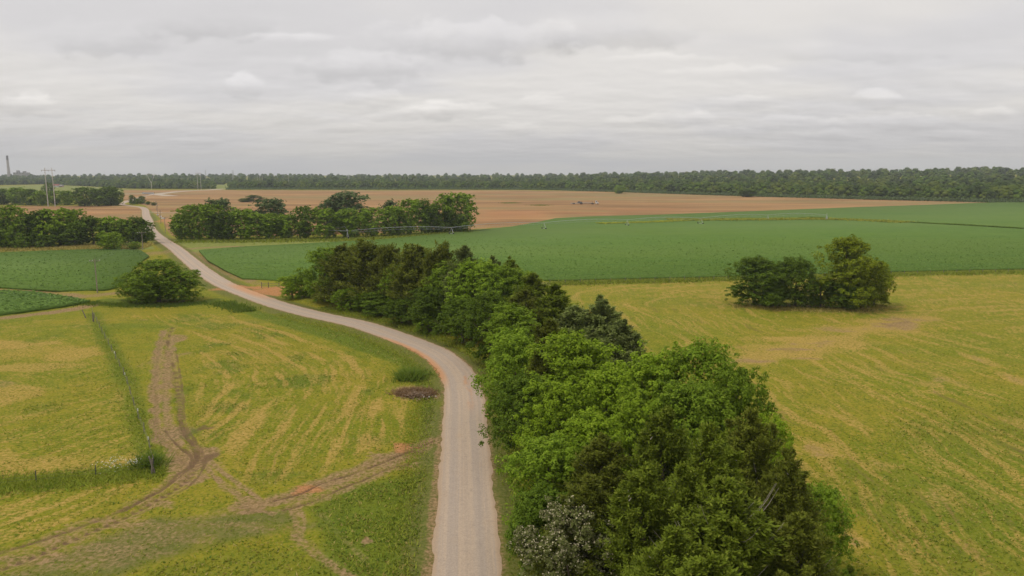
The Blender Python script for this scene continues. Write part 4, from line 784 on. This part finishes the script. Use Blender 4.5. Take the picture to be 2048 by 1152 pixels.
# tall grasses
def tufts(name, X0, Y0, h, wd, mat, label, cat='grass', seed=1):
    rg = np.random.default_rng(seed); n = len(X0); z = np.zeros(n); a = rg.uniform(0, 6.28, n); hh = h*rg.uniform(.5, 1.2, n); l = rg.normal(size=(n, 2))*.75*hh[:, None]
    b = np.stack([np.cos(a), np.sin(a), a*0], 1)*(wd*rg.uniform(.6, 1.3, n))[:, None]; c = np.stack([X0, Y0, z], 1); V = np.stack([c-b, c+b, c+np.stack([l[:, 0], l[:, 1], hh], 1)], 1).reshape(-1, 3)
    return tag(link(name, mesh_np(name, V, np.arange(3*n).reshape(-1, 3), (M[mat],))), label, cat, kind='stuff')
def along(L, n, wid, rg):
    q_ = np.concatenate([[0], np.cumsum(np.linalg.norm(np.diff(L, axis=0), axis=1))]); u = rg.uniform(0, q_[-1], n); tg = np.gradient(L, axis=0); tg /= np.linalg.norm(tg, axis=1)[:, None]; o = rg.normal(size=n)*wid*.5
    tx, ty = np.interp(u, q_, tg[:, 0]), np.interp(u, q_, tg[:, 1]); return np.interp(u, q_, L[:, 0])+ty*o, np.interp(u, q_, L[:, 1])-tx*o
rg = np.random.default_rng(4)
tufts('tall_grass', *along(FENCE_L, 2600, 1.6, rg), .28, .06, 'grass_blade', 'tall weeds grown up along the left pasture fence')
x, y = along(smooth_line(PL([(-200, 985), (0, 970), (120, 962), (217, 952), (270, 946), (330, 940)]), .5), 7000, 3.0, rg); tufts('tall_grass', x, y, .38, .06, 'grass_blade', 'uncut tall grass band along the lower pasture fence')
x, y = along(smooth_line(PL([(150, 606), (250, 611), (330, 612), (415, 606)]), 1), 4000, 3, rg); tufts('tall_grass', x, y, .5, .12, 'weed_blade', 'tall dark grass at the foot of the round clump')
x, y = along(smooth_line(PL([(432, 606), (465, 613), (495, 624)]), 1), 1500, 3, rg); tufts('tall_grass', x, y, .8, .14, 'weed_blade', 'weed patch on the bank between meadow and road')
ir = (np.hypot(*(ROAD-P(600, 620)[:2]).T)).argmin()
rr_ = ROAD[:ir]; tg = np.gradient(rr_, axis=0); tg /= np.linalg.norm(tg, axis=1)[:, None]; nm = np.stack([tg[:, 1], -tg[:, 0]], 1)
x, y = along(rr_+nm*6.3, 15000, 2.2, rg); ok_ = polydist(x, y, rr_)[0] > 3.4; x, y = x[ok_], y[ok_]; tufts('verge_grass', x, y, .32, .07, 'grass_blade', 'rough verge grass between the road and the hedgerow')
x, y = along(rr_-nm*6.0, 9000, 2.2, rg); ok_ = polydist(x, y, rr_)[0] > 3.4; x, y = x[ok_], y[ok_]; tufts('verge_grass', x, y, .22, .06, 'grass_blade', 'rough verge grass between the road and the mown meadow')
x, y = along(FENCE_R, 16000, 4.5, rg); tufts('fence_grass', x, y, .6, .2, 'grass_blade', 'uncut grass along the hay meadow fence')
x, y = along(smooth_line(PL([(1465, 613), (1540, 616), (1620, 620), (1700, 620), (1770, 612)]), 1), 9000, 3, rg); tufts('tall_grass', x[:3500], y[:3500], .5, .12, 'straw_blade', 'uncut tawny grass ringing the meadow tree clump')
x, y = along(smooth_line(PL([(0, 499), (150, 496), (300, 492)]), 2), 9000, 9, rg); tufts('tall_grass', x, y, 1., .35, 'straw_blade', 'pale tall grass strip in front of the left grove')
x, y = along(smooth_line(PL([(360, 482), (600, 481), (760, 477), (940, 463)]), 2), 10000, 9, rg); tufts('tall_grass', x, y, .9, .35, 'grass_blade', 'pale grass strip in front of the long tree row')
def clump(px, py, r, h, n, mat, label, name='weed_clump', cat='weeds', seed=2, flat=False):
    c = P(px, py); rg2 = np.random.default_rng(seed); x = c[0]+rg2.normal(size=n)*r; y = c[1]+rg2.normal(size=n)*r; return tufts(name, x, y, h, .09, mat, label, cat, seed)
clump(818, 757, .9, 1.5, 700, 'weed_blade', 'tall weed clump standing behind the brush pile beside the bend')
clump(828, 750, 1.3, .6, 700, 'weed_blade', 'lower weeds right of the tall weed clump')
clump(300, 932, .7, 1.5, 260, 'weed_blade', 'grey green thicket at the fence corner by the rutted track')
clump(330, 790, 3., .25, 10, 'weed_blade', 'few weeds in the rutted track')
rgm = np.random.default_rng(21); dr_ = DD.ravel(); free = np.clip(1-1.6*MK['dirt']-2*MK['mud']-MK['plough']-.5*MK['straw'], 0, 1)*(rd > 4.2)*sst(dr_, 210, 90)*(dr_ > 34)
for P_ in CROPS: free = free*(~inside(X, Y, P_))
clus = sst(fbm(X/3.5, Y/3.5, 3), .42, .62)*.9+.25+1.2*MK['lush']; wgt = dr_**2*free*clus*(np.abs(np.arctan2(X, Y)) < R(40)); wgt /= wgt.sum()
def meadow(n, h, wd, mat, label, seed):
    rg_ = np.random.default_rng(seed); i = rg_.choice(len(X), n, p=wgt); x = X[i]+rg_.normal(size=n)*.12; y = Y[i]+rg_.normal(size=n)*.25; hh = h*rg_.uniform(.4, 1.4, n)*(1+.9*MK['lush'][i]); a = rg_.uniform(0, 6.28, n); l = rg_.normal(size=(n, 2))*hh[:, None]*.9
    b = np.stack([np.cos(a), np.sin(a), a*0], 1)*(wd*rg_.uniform(.6, 1.4, n))[:, None]; c = np.stack([x, y, Z[i]+.01], 1); V = np.stack([c-b, c+b, c+np.stack([l[:, 0], l[:, 1], hh], 1)], 1).reshape(-1, 3)
    tag(link('meadow_grass', mesh_np('meadow_grass', V, np.arange(3*n).reshape(-1, 3), (M[mat],))), label, 'grass', kind='stuff')
meadow(38000, .14, .08, 'grass_blade', 'yellow green tufts of stubble grass on the mown meadows', 31)
meadow(12000, .13, .08, 'weed_blade', 'darker green tufts and weeds on the mown meadows', 32)
meadow(16000, .10, .10, 'straw_blade', 'wisps of dry hay left on the mown meadows', 33)
# flowers by the fence
rg = np.random.default_rng(8); n = 150; x = np.concatenate([rg.normal(P(232, 938)[0], .9, 90), rg.normal(P(271, 935)[0], .35, 60)]); y = np.concatenate([rg.normal(P(232, 938)[1], .9, 90), rg.normal(P(271, 935)[1], .5, 60)])
V, F = cards(np.stack([x, y, rg.uniform(.6, .9, n)], 1), unit(rg, n)*.3+np.array([0, 0, 1]), .055, .055, rg); tag(link('white_wildflowers', mesh_np('white_wildflowers', V, F, (M['white_paint'],))), 'small white wildflowers among tall grass at the fence corner', 'flowers', kind='stuff')

# ------------------------------------------------------------------ fences
def fence(name, pts, hp, r, mat, label, wires=(.35, .7, 1.05), wr=.006, special=None):
    root = thing(name, (*pts[0], 0), label, 'fence'); o0 = np.array([*pts[0], 0]); pm = MB().tube([(0, 0, -.1), (0, 0, hp)], [r, r*.9], 6).mesh('post', M[mat])
    for i, p in enumerate(pts):
        o = link('post', pm, root, tuple(np.array([*p, 0])-o0)); o.rotation_euler = (random.uniform(-.05, .05), random.uniform(-.05, .05), 0)
    for wz in wires: MB().tube([tuple(np.array([*p, wz])-o0) for p in pts], wr, 3).build('wire', M['wire'], root)
    return root
def resample(L, st):
    s = np.concatenate([[0], np.cumsum(np.linalg.norm(np.diff(L, axis=0), axis=1))]); q_ = np.arange(0, s[-1], st); return np.stack([np.interp(q_, s, L[:, 0]), np.interp(q_, s, L[:, 1])], 1)
fence('field_fence', resample(FENCE_R, 4.6), 1.35, .08, 'old_post', 'wire fence on grey posts between hay meadow and crop')
fr = fence('pasture_fence', resample(FENCE_L, 6.2), 1.35, .05, 'old_post', 'left wire pasture fence running towards the viewer through weeds')
for (px, py) in ((251, 763), (277, 838), (298, 897), (230, 719)):
    p = P(px, py); MB().tube([(0, 0, 1.1), (0, 0, 1.45)], .05, 5).build('white_post_cap', M['insulator'], fr, tuple(np.array([p[0], p[1], 0])-np.array(fr.location)))
fence('pasture_fence', resample(smooth_line(FENCE_W, 1), 5.6), 1.3, .045, 'dark_steel', 'lower wire pasture fence crossing the tall grass band')
def corner_post(px, py, h, r, label, lean=0):
    p = P(px, py); o = MB().tube([(0, 0, -.1), (lean*.5, 0, h*.5), (lean, 0, h)], [r, r*.95, r*.85], 8).build('corner_post', M['old_post'], None, (p[0], p[1], 0)); tag(o, label, 'post')
corner_post(187, 644, 2.0, .16, 'thick upright wooden corner post at the far end of the left fence'); corner_post(172, 636, 1.9, .12, 'leaning wooden brace post beside the left corner post', -.7)
corner_post(310, 948, 2.0, .11, 'leaning grey wooden post at the fence corner by the ruts', -.5); corner_post(303, 950, 1.9, .09, 'second grey post at the fence corner by the ruts', .25)
p = P(537, 575); g = thing('field_gate', (p[0], p[1], 0), 'short weathered wooden gate fence at the field entrance right of the road', 'gate')
for xx in (-1.9, 0., 3.0): MB().tube([(xx, 0, -.1), (xx, 0, 1.5)], .11, 6).build('post', M['old_post'], g)
for zz_ in (.5, 1.05): MB().tube([(-1.9, 0, zz_), (3.0, 0, zz_+.05)], .05, 5).build('rail', M['old_post'], g)

# ------------------------------------------------------------------ utility poles
def util_pole(px, by, ty, arm, label, ins=True, mat='wood_pole', armrot=0.):
    p = P(px, by); h = (by-ty)*depth(p)/FPX*1.01; o = thing('utility_pole', (p[0], p[1], 0), label, 'utility pole', 'wooden utility poles', armrot)
    MB().tube([(0, 0, -.3), (0, 0, h)], [.17, .11], 8).build('pole', M[mat], o); MB().box((0, -.12, h-.55), (arm, .12, .14)).build('crossarm', M[mat], o)
    MB().tube([(-arm*.3, -.12, h-.6), (0, -.12, h-1.2), (arm*.3, -.12, h-.6)], .03, 4).build('brace', M['dark_steel'], o)
    if ins:
        im = MB().tube([(0, 0, 0), (0, 0, .1), (0, 0, .22)], [.05, .09, .05], 6).mesh('insulator', M['insulator'])
        for q_ in (-.46, -.2, .46): link('insulator', im, o, (arm*q_, -.12, h-.48))
    return p, h
u1 = util_pole(195, 586, 518, 2.6, 'wooden utility pole with crossarm standing in the left crop', armrot=.25)
u2 = util_pole(286, 500, 463, 3.6, 'wooden utility pole with crossarm at the corner of the left grove', armrot=.2)
u3 = util_pole(331, 465, 434, 2.4, 'slim wooden utility pole on the right verge of the road', armrot=.9)
util_pole(322, 447, 421, 2.4, 'second utility pole of the roadside line going away', armrot=1.1); util_pole(316, 433, 410, 2.4, 'third utility pole of the roadside line going away', armrot=1.1)
util_pole(313, 421, 402, 2.6, 'farthest utility pole of the roadside line with white insulators', armrot=1.1)
wr_ = MB()
def wire(a, b, sag):
    wr_.tube([tuple(np.array(a)*(1-s)+np.array(b)*s-np.array([0, 0, sag*4*s*(1-s)])) for s in np.linspace(0, 1, 9)], .014, 3)
for dx_ in (-1, 0, 1): wire((u1[0][0]+dx_, u1[0][1], u1[1]-.4), (u2[0][0]+dx_*1.4, u2[0][1], u2[1]-.4), 1.2)
tag(wr_.build('overhead_wires', M['dark_steel']), 'thin overhead wires between the two left utility poles', 'wires')
# white pipes lying along the verge
for (px, py, a, L_) in ((315.5, 430.5, 1.0, 3.0), (321.5, 434.5, 1.0, 3.2), (326.5, 438, .4, 3.0)):
    p = P(px, py); o = MB().tube([(-L_/2*math.cos(a)*1.1, L_*math.sin(a), .5), (L_/2*math.cos(a)*1.1, -L_*math.sin(a), .5)], .45, 10).build('white_tank', M['white_paint'], None, (p[0], p[1], 0))
    tag(o, 'one of three white cylinders lying along the verge beside the pole line', 'tank', 'white cylinders on the verge')

# H-frame transmission structures
def hframe(px0, px1, by, ty, label, mat='steel_pole'):
    a, b = P(px0, by), P(px1, by); c = (a+b)/2; dp = depth(c); h = (by-ty)*dp/FPX*1.01; hw = (px1-px0)/2*dp/FPX; o = thing('transmission_pole', (c[0], c[1], 0), label, 'power pole', 'twin pole transmission structures')
    for s in (-1, 1): MB().tube([(s*hw, 0, -.5), (s*hw, 0, h)], [.42 if h > 18 else .5, .26], 8).build('pole', M[mat], o)
    MB().box((0, -.3, h-2.2), (hw*4, .35, .4)).build('crossarm', M['wood_pole'], o); MB().tube([(-hw, 0, h-.2), (hw, 0, h-.2)], .05, 4).build('shield_wire', M['galv'], o)
    im = MB().tube([(0, 0, 0), (0, 0, -1.2)], .12, 5).mesh('insulator', M['dark_steel'])
    for q_ in (-1.9, 0, 1.9): link('insulator', im, o, (q_*hw, -.3, h-2.4))
hframe(96.5, 110.5, 413, 337.5, 'tall twin pole transmission structure rising above the far left hedge'); hframe(396, 402.5, 380, 345, 'distant twin pole transmission structure beside the dark forest end')
# V shaped guyed tower
p = P(303.5, 379.); dp = depth(p); k = dp/FPX; h = 31*k; o = thing('transmission_tower', (p[0], p[1], 0), 'pale slender transmission tower shaped like a letter Y before the forest', 'power pole')
MB().tube([(0, 0, 0), (0, 0, h*.42)], [.55, .5], 6).build('mast', M['steel_pole'], o)
for s in (-1, 1): MB().tube([(0, 0, h*.42), (s*5*k, 0, h*.75), (s*7.5*k, 0, h)], [.5, .4, .3], 6).build('arm', M['steel_pole'], o)
MB().tube([(-10*k, 0, h*.97), (10*k, 0, h*.97)], .3, 4).build('crossarm', M['steel_pole'], o)
# lattice towers on the horizon
def lattice(px, d, zt, label, wb=7):
    az_ = math.atan((px-1024)/FPX*cp); x, y = d*math.tan(az_), d; o = thing('lattice_tower', (x, y, 0), label, 'pylon', 'lattice pylons on the horizon')
    b = MB(); c = [(-1, -1), (1, -1), (1, 1), (-1, 1)]; n = 7
    for i in range(4):
        b.tube([(c[i][0]*wb/2, c[i][1]*wb/2, 0), (c[i][0]*.9, c[i][1]*.9, zt*.75), (0, 0, zt)], .28, 4)
    for j in range(n):
        z0, z1 = zt*.75*j/n, zt*.75*(j+1)/n; w0 = wb/2+(.9-wb/2)*j/n; w1 = wb/2+(.9-wb/2)*(j+1)/n
        for i in range(4): b.tube([(c[i][0]*w0, c[i][1]*w0, z0), (c[(i+1) % 4][0]*w1, c[(i+1) % 4][1]*w1, z1)], .14, 3)
    b.build('lattice_body', M['galv'], o)
    for zz_ in (.74, .84, .94): MB().tube([(-6, 0, zt*zz_), (0, 0, zt*zz_+.8), (6, 0, zt*zz_)], .22, 4).build('crossarm', M['galv'], o)
lattice(466, 2050, 40, 'lattice pylon on the horizon right of the twin poles'); lattice(411, 2400, 42, 'fainter lattice pylon just right of the twin poles'); lattice(697, 1950, 28, 'faint lattice pylon in front of the central forest')
for (px, zt) in ((514, 27), (519, 27), (524, 26), (576, 26)):
    x = 1750*(px-1024)/FPX*cp; o = thing('steel_pole', (x, 1750, 0), 'faint slim pole in the haze left of centre', 'power pole', 'slim poles in the haze'); MB().tube([(0, 0, 0), (0, 0, zt)], [.35, .25], 6).build('pole', M['steel_pole'], o)

# chimney and power plant
d = 3300.; x = d*(17.5-1024)/FPX*cp; zt = H+33*d/FPX; o = thing('chimney', (x, d, 0), 'tall tapering concrete chimney on the horizon at the left edge', 'chimney')
MB().tube([(0, 0, 0), (0, 0, zt*.82)], [6.8, 4.4], 20).build('shaft', M['concrete'], o); MB().tube([(0, 0, zt*.82+.01), (0, 0, zt)], [4.4, 4.0], 20).build('dark_top', M['conc_dark'], o)
x = d*(43-1024)/FPX*cp; o = thing('plant_building', (x, d, 0), 'grey power plant blocks on the horizon beside the chimney', 'building')
MB().box((0, 0, H/2-1), (50, 40, H+2)).build('boiler_house', M['roof_grey'], o); MB().box((-14, 0, H+4), (9, 12, 10)).build('tower_block', M['roof_grey'], o); MB().box((14, 0, H+2.5), (9, 12, 7)).build('tower_block', M['roof_grey'], o)
for q_ in (-18, -6, 6, 18): MB().box((q_, -20.2, H-2), (6, .5, 4)).build('window', M['glass'], o)
# farm buildings
def house(px, by, L_, D_, hw, hr, wm, rm, label, rz=0, name='farm_house', cat='house'):
    p = P(px, by); o = thing(name, (p[0], p[1], 0), label, cat, rz=rz); MB().box((0, 0, hw/2), (L_, D_, hw)).build('wall', M[wm], o)
    b = MB(); e = .5; y0, y1 = -D_/2-e, D_/2+e; b.add([(-L_/2-e, y0, hw), (L_/2+e, y0, hw), (L_/2+e, y1, hw), (-L_/2-e, y1, hw), (-L_/2-e, 0, hw+hr), (L_/2+e, 0, hw+hr)], [(0, 1, 5, 4), (2, 3, 4, 5), (0, 4, 3), (1, 2, 5), (3, 2, 1, 0)]); b.build('roof', M[rm], o)
    for q_ in np.linspace(-L_*.38, L_*.38, 4): MB().box((q_, -D_/2-.03, hw*.55), (1.6, .12, 1.4)).build('window', M['glass'], o)
    MB().box((L_*.12, -D_/2-.03, 1.1), (1.2, .14, 2.1)).build('door', M['dark_steel'], o); return o
house(113, 374.2, 14, 9, 3.6, 2.8, 'white_paint', 'roof_red', 'white house with dull red roof in the pale far left field'); house(122, 374.2, 9, 8, 3., 2.2, 'brick_wall', 'roof_grey', 'small brick outbuilding right of the far left house')
house(536, 376.6, 60, 26, 6.5, 2.2, 'tan_wall', 'tan_wall', 'long low tan shed among the trees left of centre', name='long_shed', cat='shed'); house(546, 371, 14, 9, 8, 2.5, 'white_paint', 'roof_grey', 'pale house above the long tan shed')
# low pale object on the lane
p = P(298, 388.2); o = MB().box((0, 0, 1.2), (14, 3, 2.4)).box((-8.5, 0, 1.6), (2.4, 2.6, 2.4)).build('parked_trailer', M['flat_bed'], None, (p[0], p[1], 0)); tag(o, 'pale grey trailer parked by the far lane in the red field', 'trailer')

# ------------------------------------------------------------------ centre pivot irrigator
TW = [(1653, 441.5), (1535, 441.5), (1401, 449), (1254, 452.5), (1088, 459.5), (903, 470), (695, 478)]
tp = []
for (px, py) in TW: tp.append(P(px, py))
root = thing('irrigation_boom', (tp[0][0], tp[0][1], 0), 'long galvanised irrigation boom on wheeled towers crossing the green crop', 'irrigator'); O = np.array([tp[0][0], tp[0][1], 0])
PH = 3.9
def span_(a, b, arch=1.1):
    a = a-O; b = b-O; a[2] = b[2] = PH; n = 9; S = np.linspace(0, 1, n); pts = [a*(1-s)+b*s+np.array([0, 0, arch*4*s*(1-s)]) for s in S]
    MB().tube(pts, .09, 6).build('span_pipe', M['galv'], root); dr = (b-a)/np.linalg.norm(b-a); sd_ = np.array([-dr[1], dr[0], 0])*.7; tr = MB()
    low = [p_-np.array([0, 0, 1.2]) for p_ in pts[1:-1]]; 
    for sg in (-1, 1):
        ch = [pts[0]]+[p_+sd_*sg for p_ in low]+[pts[-1]]; tr.tube(ch, .02, 3)
        for i in range(1, n-1):
            tr.tube([pts[i], ch[i]], .018, 3)
            tr.tube([pts[i-1], ch[i]], .012, 3)
    tr.build('truss', M['galv'], root); dp_ = MB()
    for i in range(1, 24):
        s = i/24; q_ = a*(1-s)+b*s+np.array([0, 0, arch*4*s*(1-s)]); dp_.tube([q_, q_-np.array([0, 0, 2.4])], .018, 3)
    tag(dp_.build('drop_hoses', M['dark_steel'], root), kind='stuff')
for i in range(len(tp)-1): span_(tp[i].copy(), tp[i+1].copy())
for i, q_ in enumerate(tp):
    nb = tp[i-1] if i else tp[1]; dr = (q_-nb); dr /= np.linalg.norm(dr); side = np.array([-dr[1], dr[0], 0]); b = q_-O; top = b+np.array([0, 0, PH]); mb = MB(); hb = .75 if i else .1; wsp = 2.0 if i else 1.3
    for s in (-1, 1):
        for s2 in (-.12, .12): mb.tube([top, b+side*wsp*s+dr*s2+np.array([0, 0, hb])], .06, 4)
    mb.tube([b+side*wsp+np.array([0, 0, hb]), b-side*wsp+np.array([0, 0, hb])], .09, 4)
    if i in (0,):
        for s in (-1, 1): mb.tube([top, b+dr*1.3*s+np.array([0, 0, .1])], .06, 4)
        mb.tube([b+np.array([0, 0, 0]), top+np.array([0, 0, 1.0])], .12, 6)
    if i == 6: mb.tube([top, top+np.array([-.9, 0, 2.2])], .05, 4); mb.box(tuple(top+np.array([0, 0, .4])), (.5, .5, .6))
    tw = mb.build('drive_tower' if i else 'pivot_tower', M['galv'], root)
    if i:
        for s in (-1, 1):
            c_ = b+side*(wsp+.1)*s+np.array([0, 0, .62]); MB().tube([tuple(c_-dr*.16), tuple(c_+dr*.16)], .62, 12).build('wheel', M['rubber'], tw)
a = tp[-1]-O; e = P(624, 477.5)-O; a[2] = PH; e[2] = PH+.35
MB().tube([a, (a+e)/2+np.array([0, 0, .15]), e], .09, 5).build('overhang_pipe', M['galv'], root); MB().tube([a+np.array([-.9, 0, 2.2]), (a+e)/2], .02, 3).tube([a+np.array([-.9, 0, 2.2]), e], .02, 3).build('stay_cable', M['galv'], root)

# ------------------------------------------------------------------ semi truck on the red field
p = P(1172, 408.6); tk = thing('semi_truck', (p[0], p[1], 0), 'white cab semi truck with empty flatbed trailer parked on the red field', 'truck', rz=0)
sc_ = 1.0
cab = MB(); cab.prism([(9.6, .9), (12.9, .9), (12.9, 1.9), (11.6, 2.1), (11.1, 3.5), (9.6, 3.7)], -1.2, 1.2); cab.build('cab', M['white_paint'], tk)
MB().prism([(11.28, 2.35), (11.66, 2.15), (11.2, 3.35), (10.9, 3.35)], -1.0, 1.0).build('windscreen', M['glass'], tk); MB().box((10.5, -1.22, 2.75), (1.0, .06, .8)).build('side_window', M['glass'], tk)
MB().box((7.2, 0, .95), (6.2, .9, .35)).build('chassis', M['dark_steel'], tk); MB().tube([(9.4, -1., 1.0), (9.4, -1., 4.0)], .09, 6).build('exhaust_stack', M['galv'], tk)
MB().box((-.6, 0, 1.45), (14.2, 2.5, .28)).build('flatbed', M['flat_bed'], tk); MB().box((-.6, 0, 1.1), (13., .8, .4)).build('trailer_frame', M['dark_steel'], tk); MB().box((6.3, 0, 2.2), (.2, 2.4, 1.3)).build('headboard', M['dark_steel'], tk); MB().box((-5.2, 0, 2.1), (2.6, 2.2, 1.0), taper=.9).build('load', M['dark_steel'], tk)
wm_ = MB().tube([(0, -.3, 0), (0, .3, 0)], .52, 14).mesh('wheel', M['rubber'])
for xx in (12.0, 7.4, 6.1, -4.2, -5.5): 
    for yy in (-.95, .95): link('wheel', wm_, tk, (xx, yy, .52))
p = P(1151, 408.3); pb = thing('flat_trailer', (p[0], p[1], 0), 'pale low trailer left behind the semi truck on the red field', 'trailer')
MB().box((0, 0, 1.), (10.5, 2.4, .5)).build('deck', M['flat_bed'], pb); MB().box((3.6, 0, 2.), (3.2, 2.0, 1.5), taper=.8).build('machinery', M['dark_steel'], pb)
for xx in (-2.5, -1.3): 
    for yy in (-.9, .9): link('wheel', wm_, pb, (xx, yy, .5))
clump(1020, 406.5, 5, 1.3, 500, 'weed_blade', 'dark brush line on the red field left of the truck', seed=8); clump(1080, 411, 5, 1.2, 500, 'weed_blade', 'grassy tuft on the red field near the crop corner', seed=9)

# ------------------------------------------------------------------ brush pile by the bend
p = P(832, 792); bp_ = thing('brush_pile', (p[0], p[1], 0), 'burnt brush pile with white ash and pale sticks beside the bend', 'brush pile'); rg3 = random.Random(3)
bs = MB()
for i in range(150):
    a = rg3.uniform(0, 6.28); r0 = abs(rg3.gauss(0, 1.0)); L_ = rg3.uniform(.3, 1.1); d_ = rg3.uniform(0, 6.28); x0, y0, z0 = math.cos(a)*r0*1.3, math.sin(a)*r0, rg3.uniform(.05, .45)*math.exp(-r0*.5)
    bs.tube([(x0, y0, z0), (x0+math.cos(d_)*L_, y0+math.sin(d_)*L_, z0+rg3.uniform(-.1, .4))], [.05, .025], 4)
tag(bs.build('sticks', M['brush_wood'], bp_), kind='stuff')
ab = MB()
for i in range(34):
    a = rg3.uniform(0, 6.28); r0 = abs(rg3.gauss(0, .7)); s = rg3.uniform(.08, .28); ab.box((math.cos(a)*r0*1.5+.2, math.sin(a)*r0*.6, .12), (s*1.5, s, s), rg3.uniform(0, 3), .6)
tag(ab.build('ash_lumps', M['ash'], bp_), kind='stuff')
c = P(830, 787); rg4 = np.random.default_rng(6); n = 2200; a = rg4.uniform(0, 6.28, n); r_ = rg4.normal(1.9, .6, n)
tufts('dead_grass', c[0]+np.cos(a)*r_*1.15, c[1]+np.sin(a)*r_*.8, .5, .07, 'rust', 'scorched brown dead grass ringing the brush pile')
# small field marks: few loose white specks of gravel
# ------------------------------------------------------------------ haze: one closed box of even air
mh = bpy.data.materials.new('haze'); mh.use_nodes = True; th = mh.node_tree; th.nodes.clear()
pv = th.nodes.new('ShaderNodeVolumePrincipled'); pv.inputs['Color'].default_value = (.86, .93, 1, 1); pv.inputs['Density'].default_value = 1.1e-4; pv.inputs['Anisotropy'].default_value = .2
oh = th.nodes.new('ShaderNodeOutputMaterial'); th.links.new(pv.outputs[0], oh.inputs['Volume'])
hb_ = MB().box((0, 0, 0), (13400, 13400, 150)).build('haze', mh, None, (0, 0, 74)); tag(hb_, kind='stuff')
print('objects', len(bpy.data.objects))
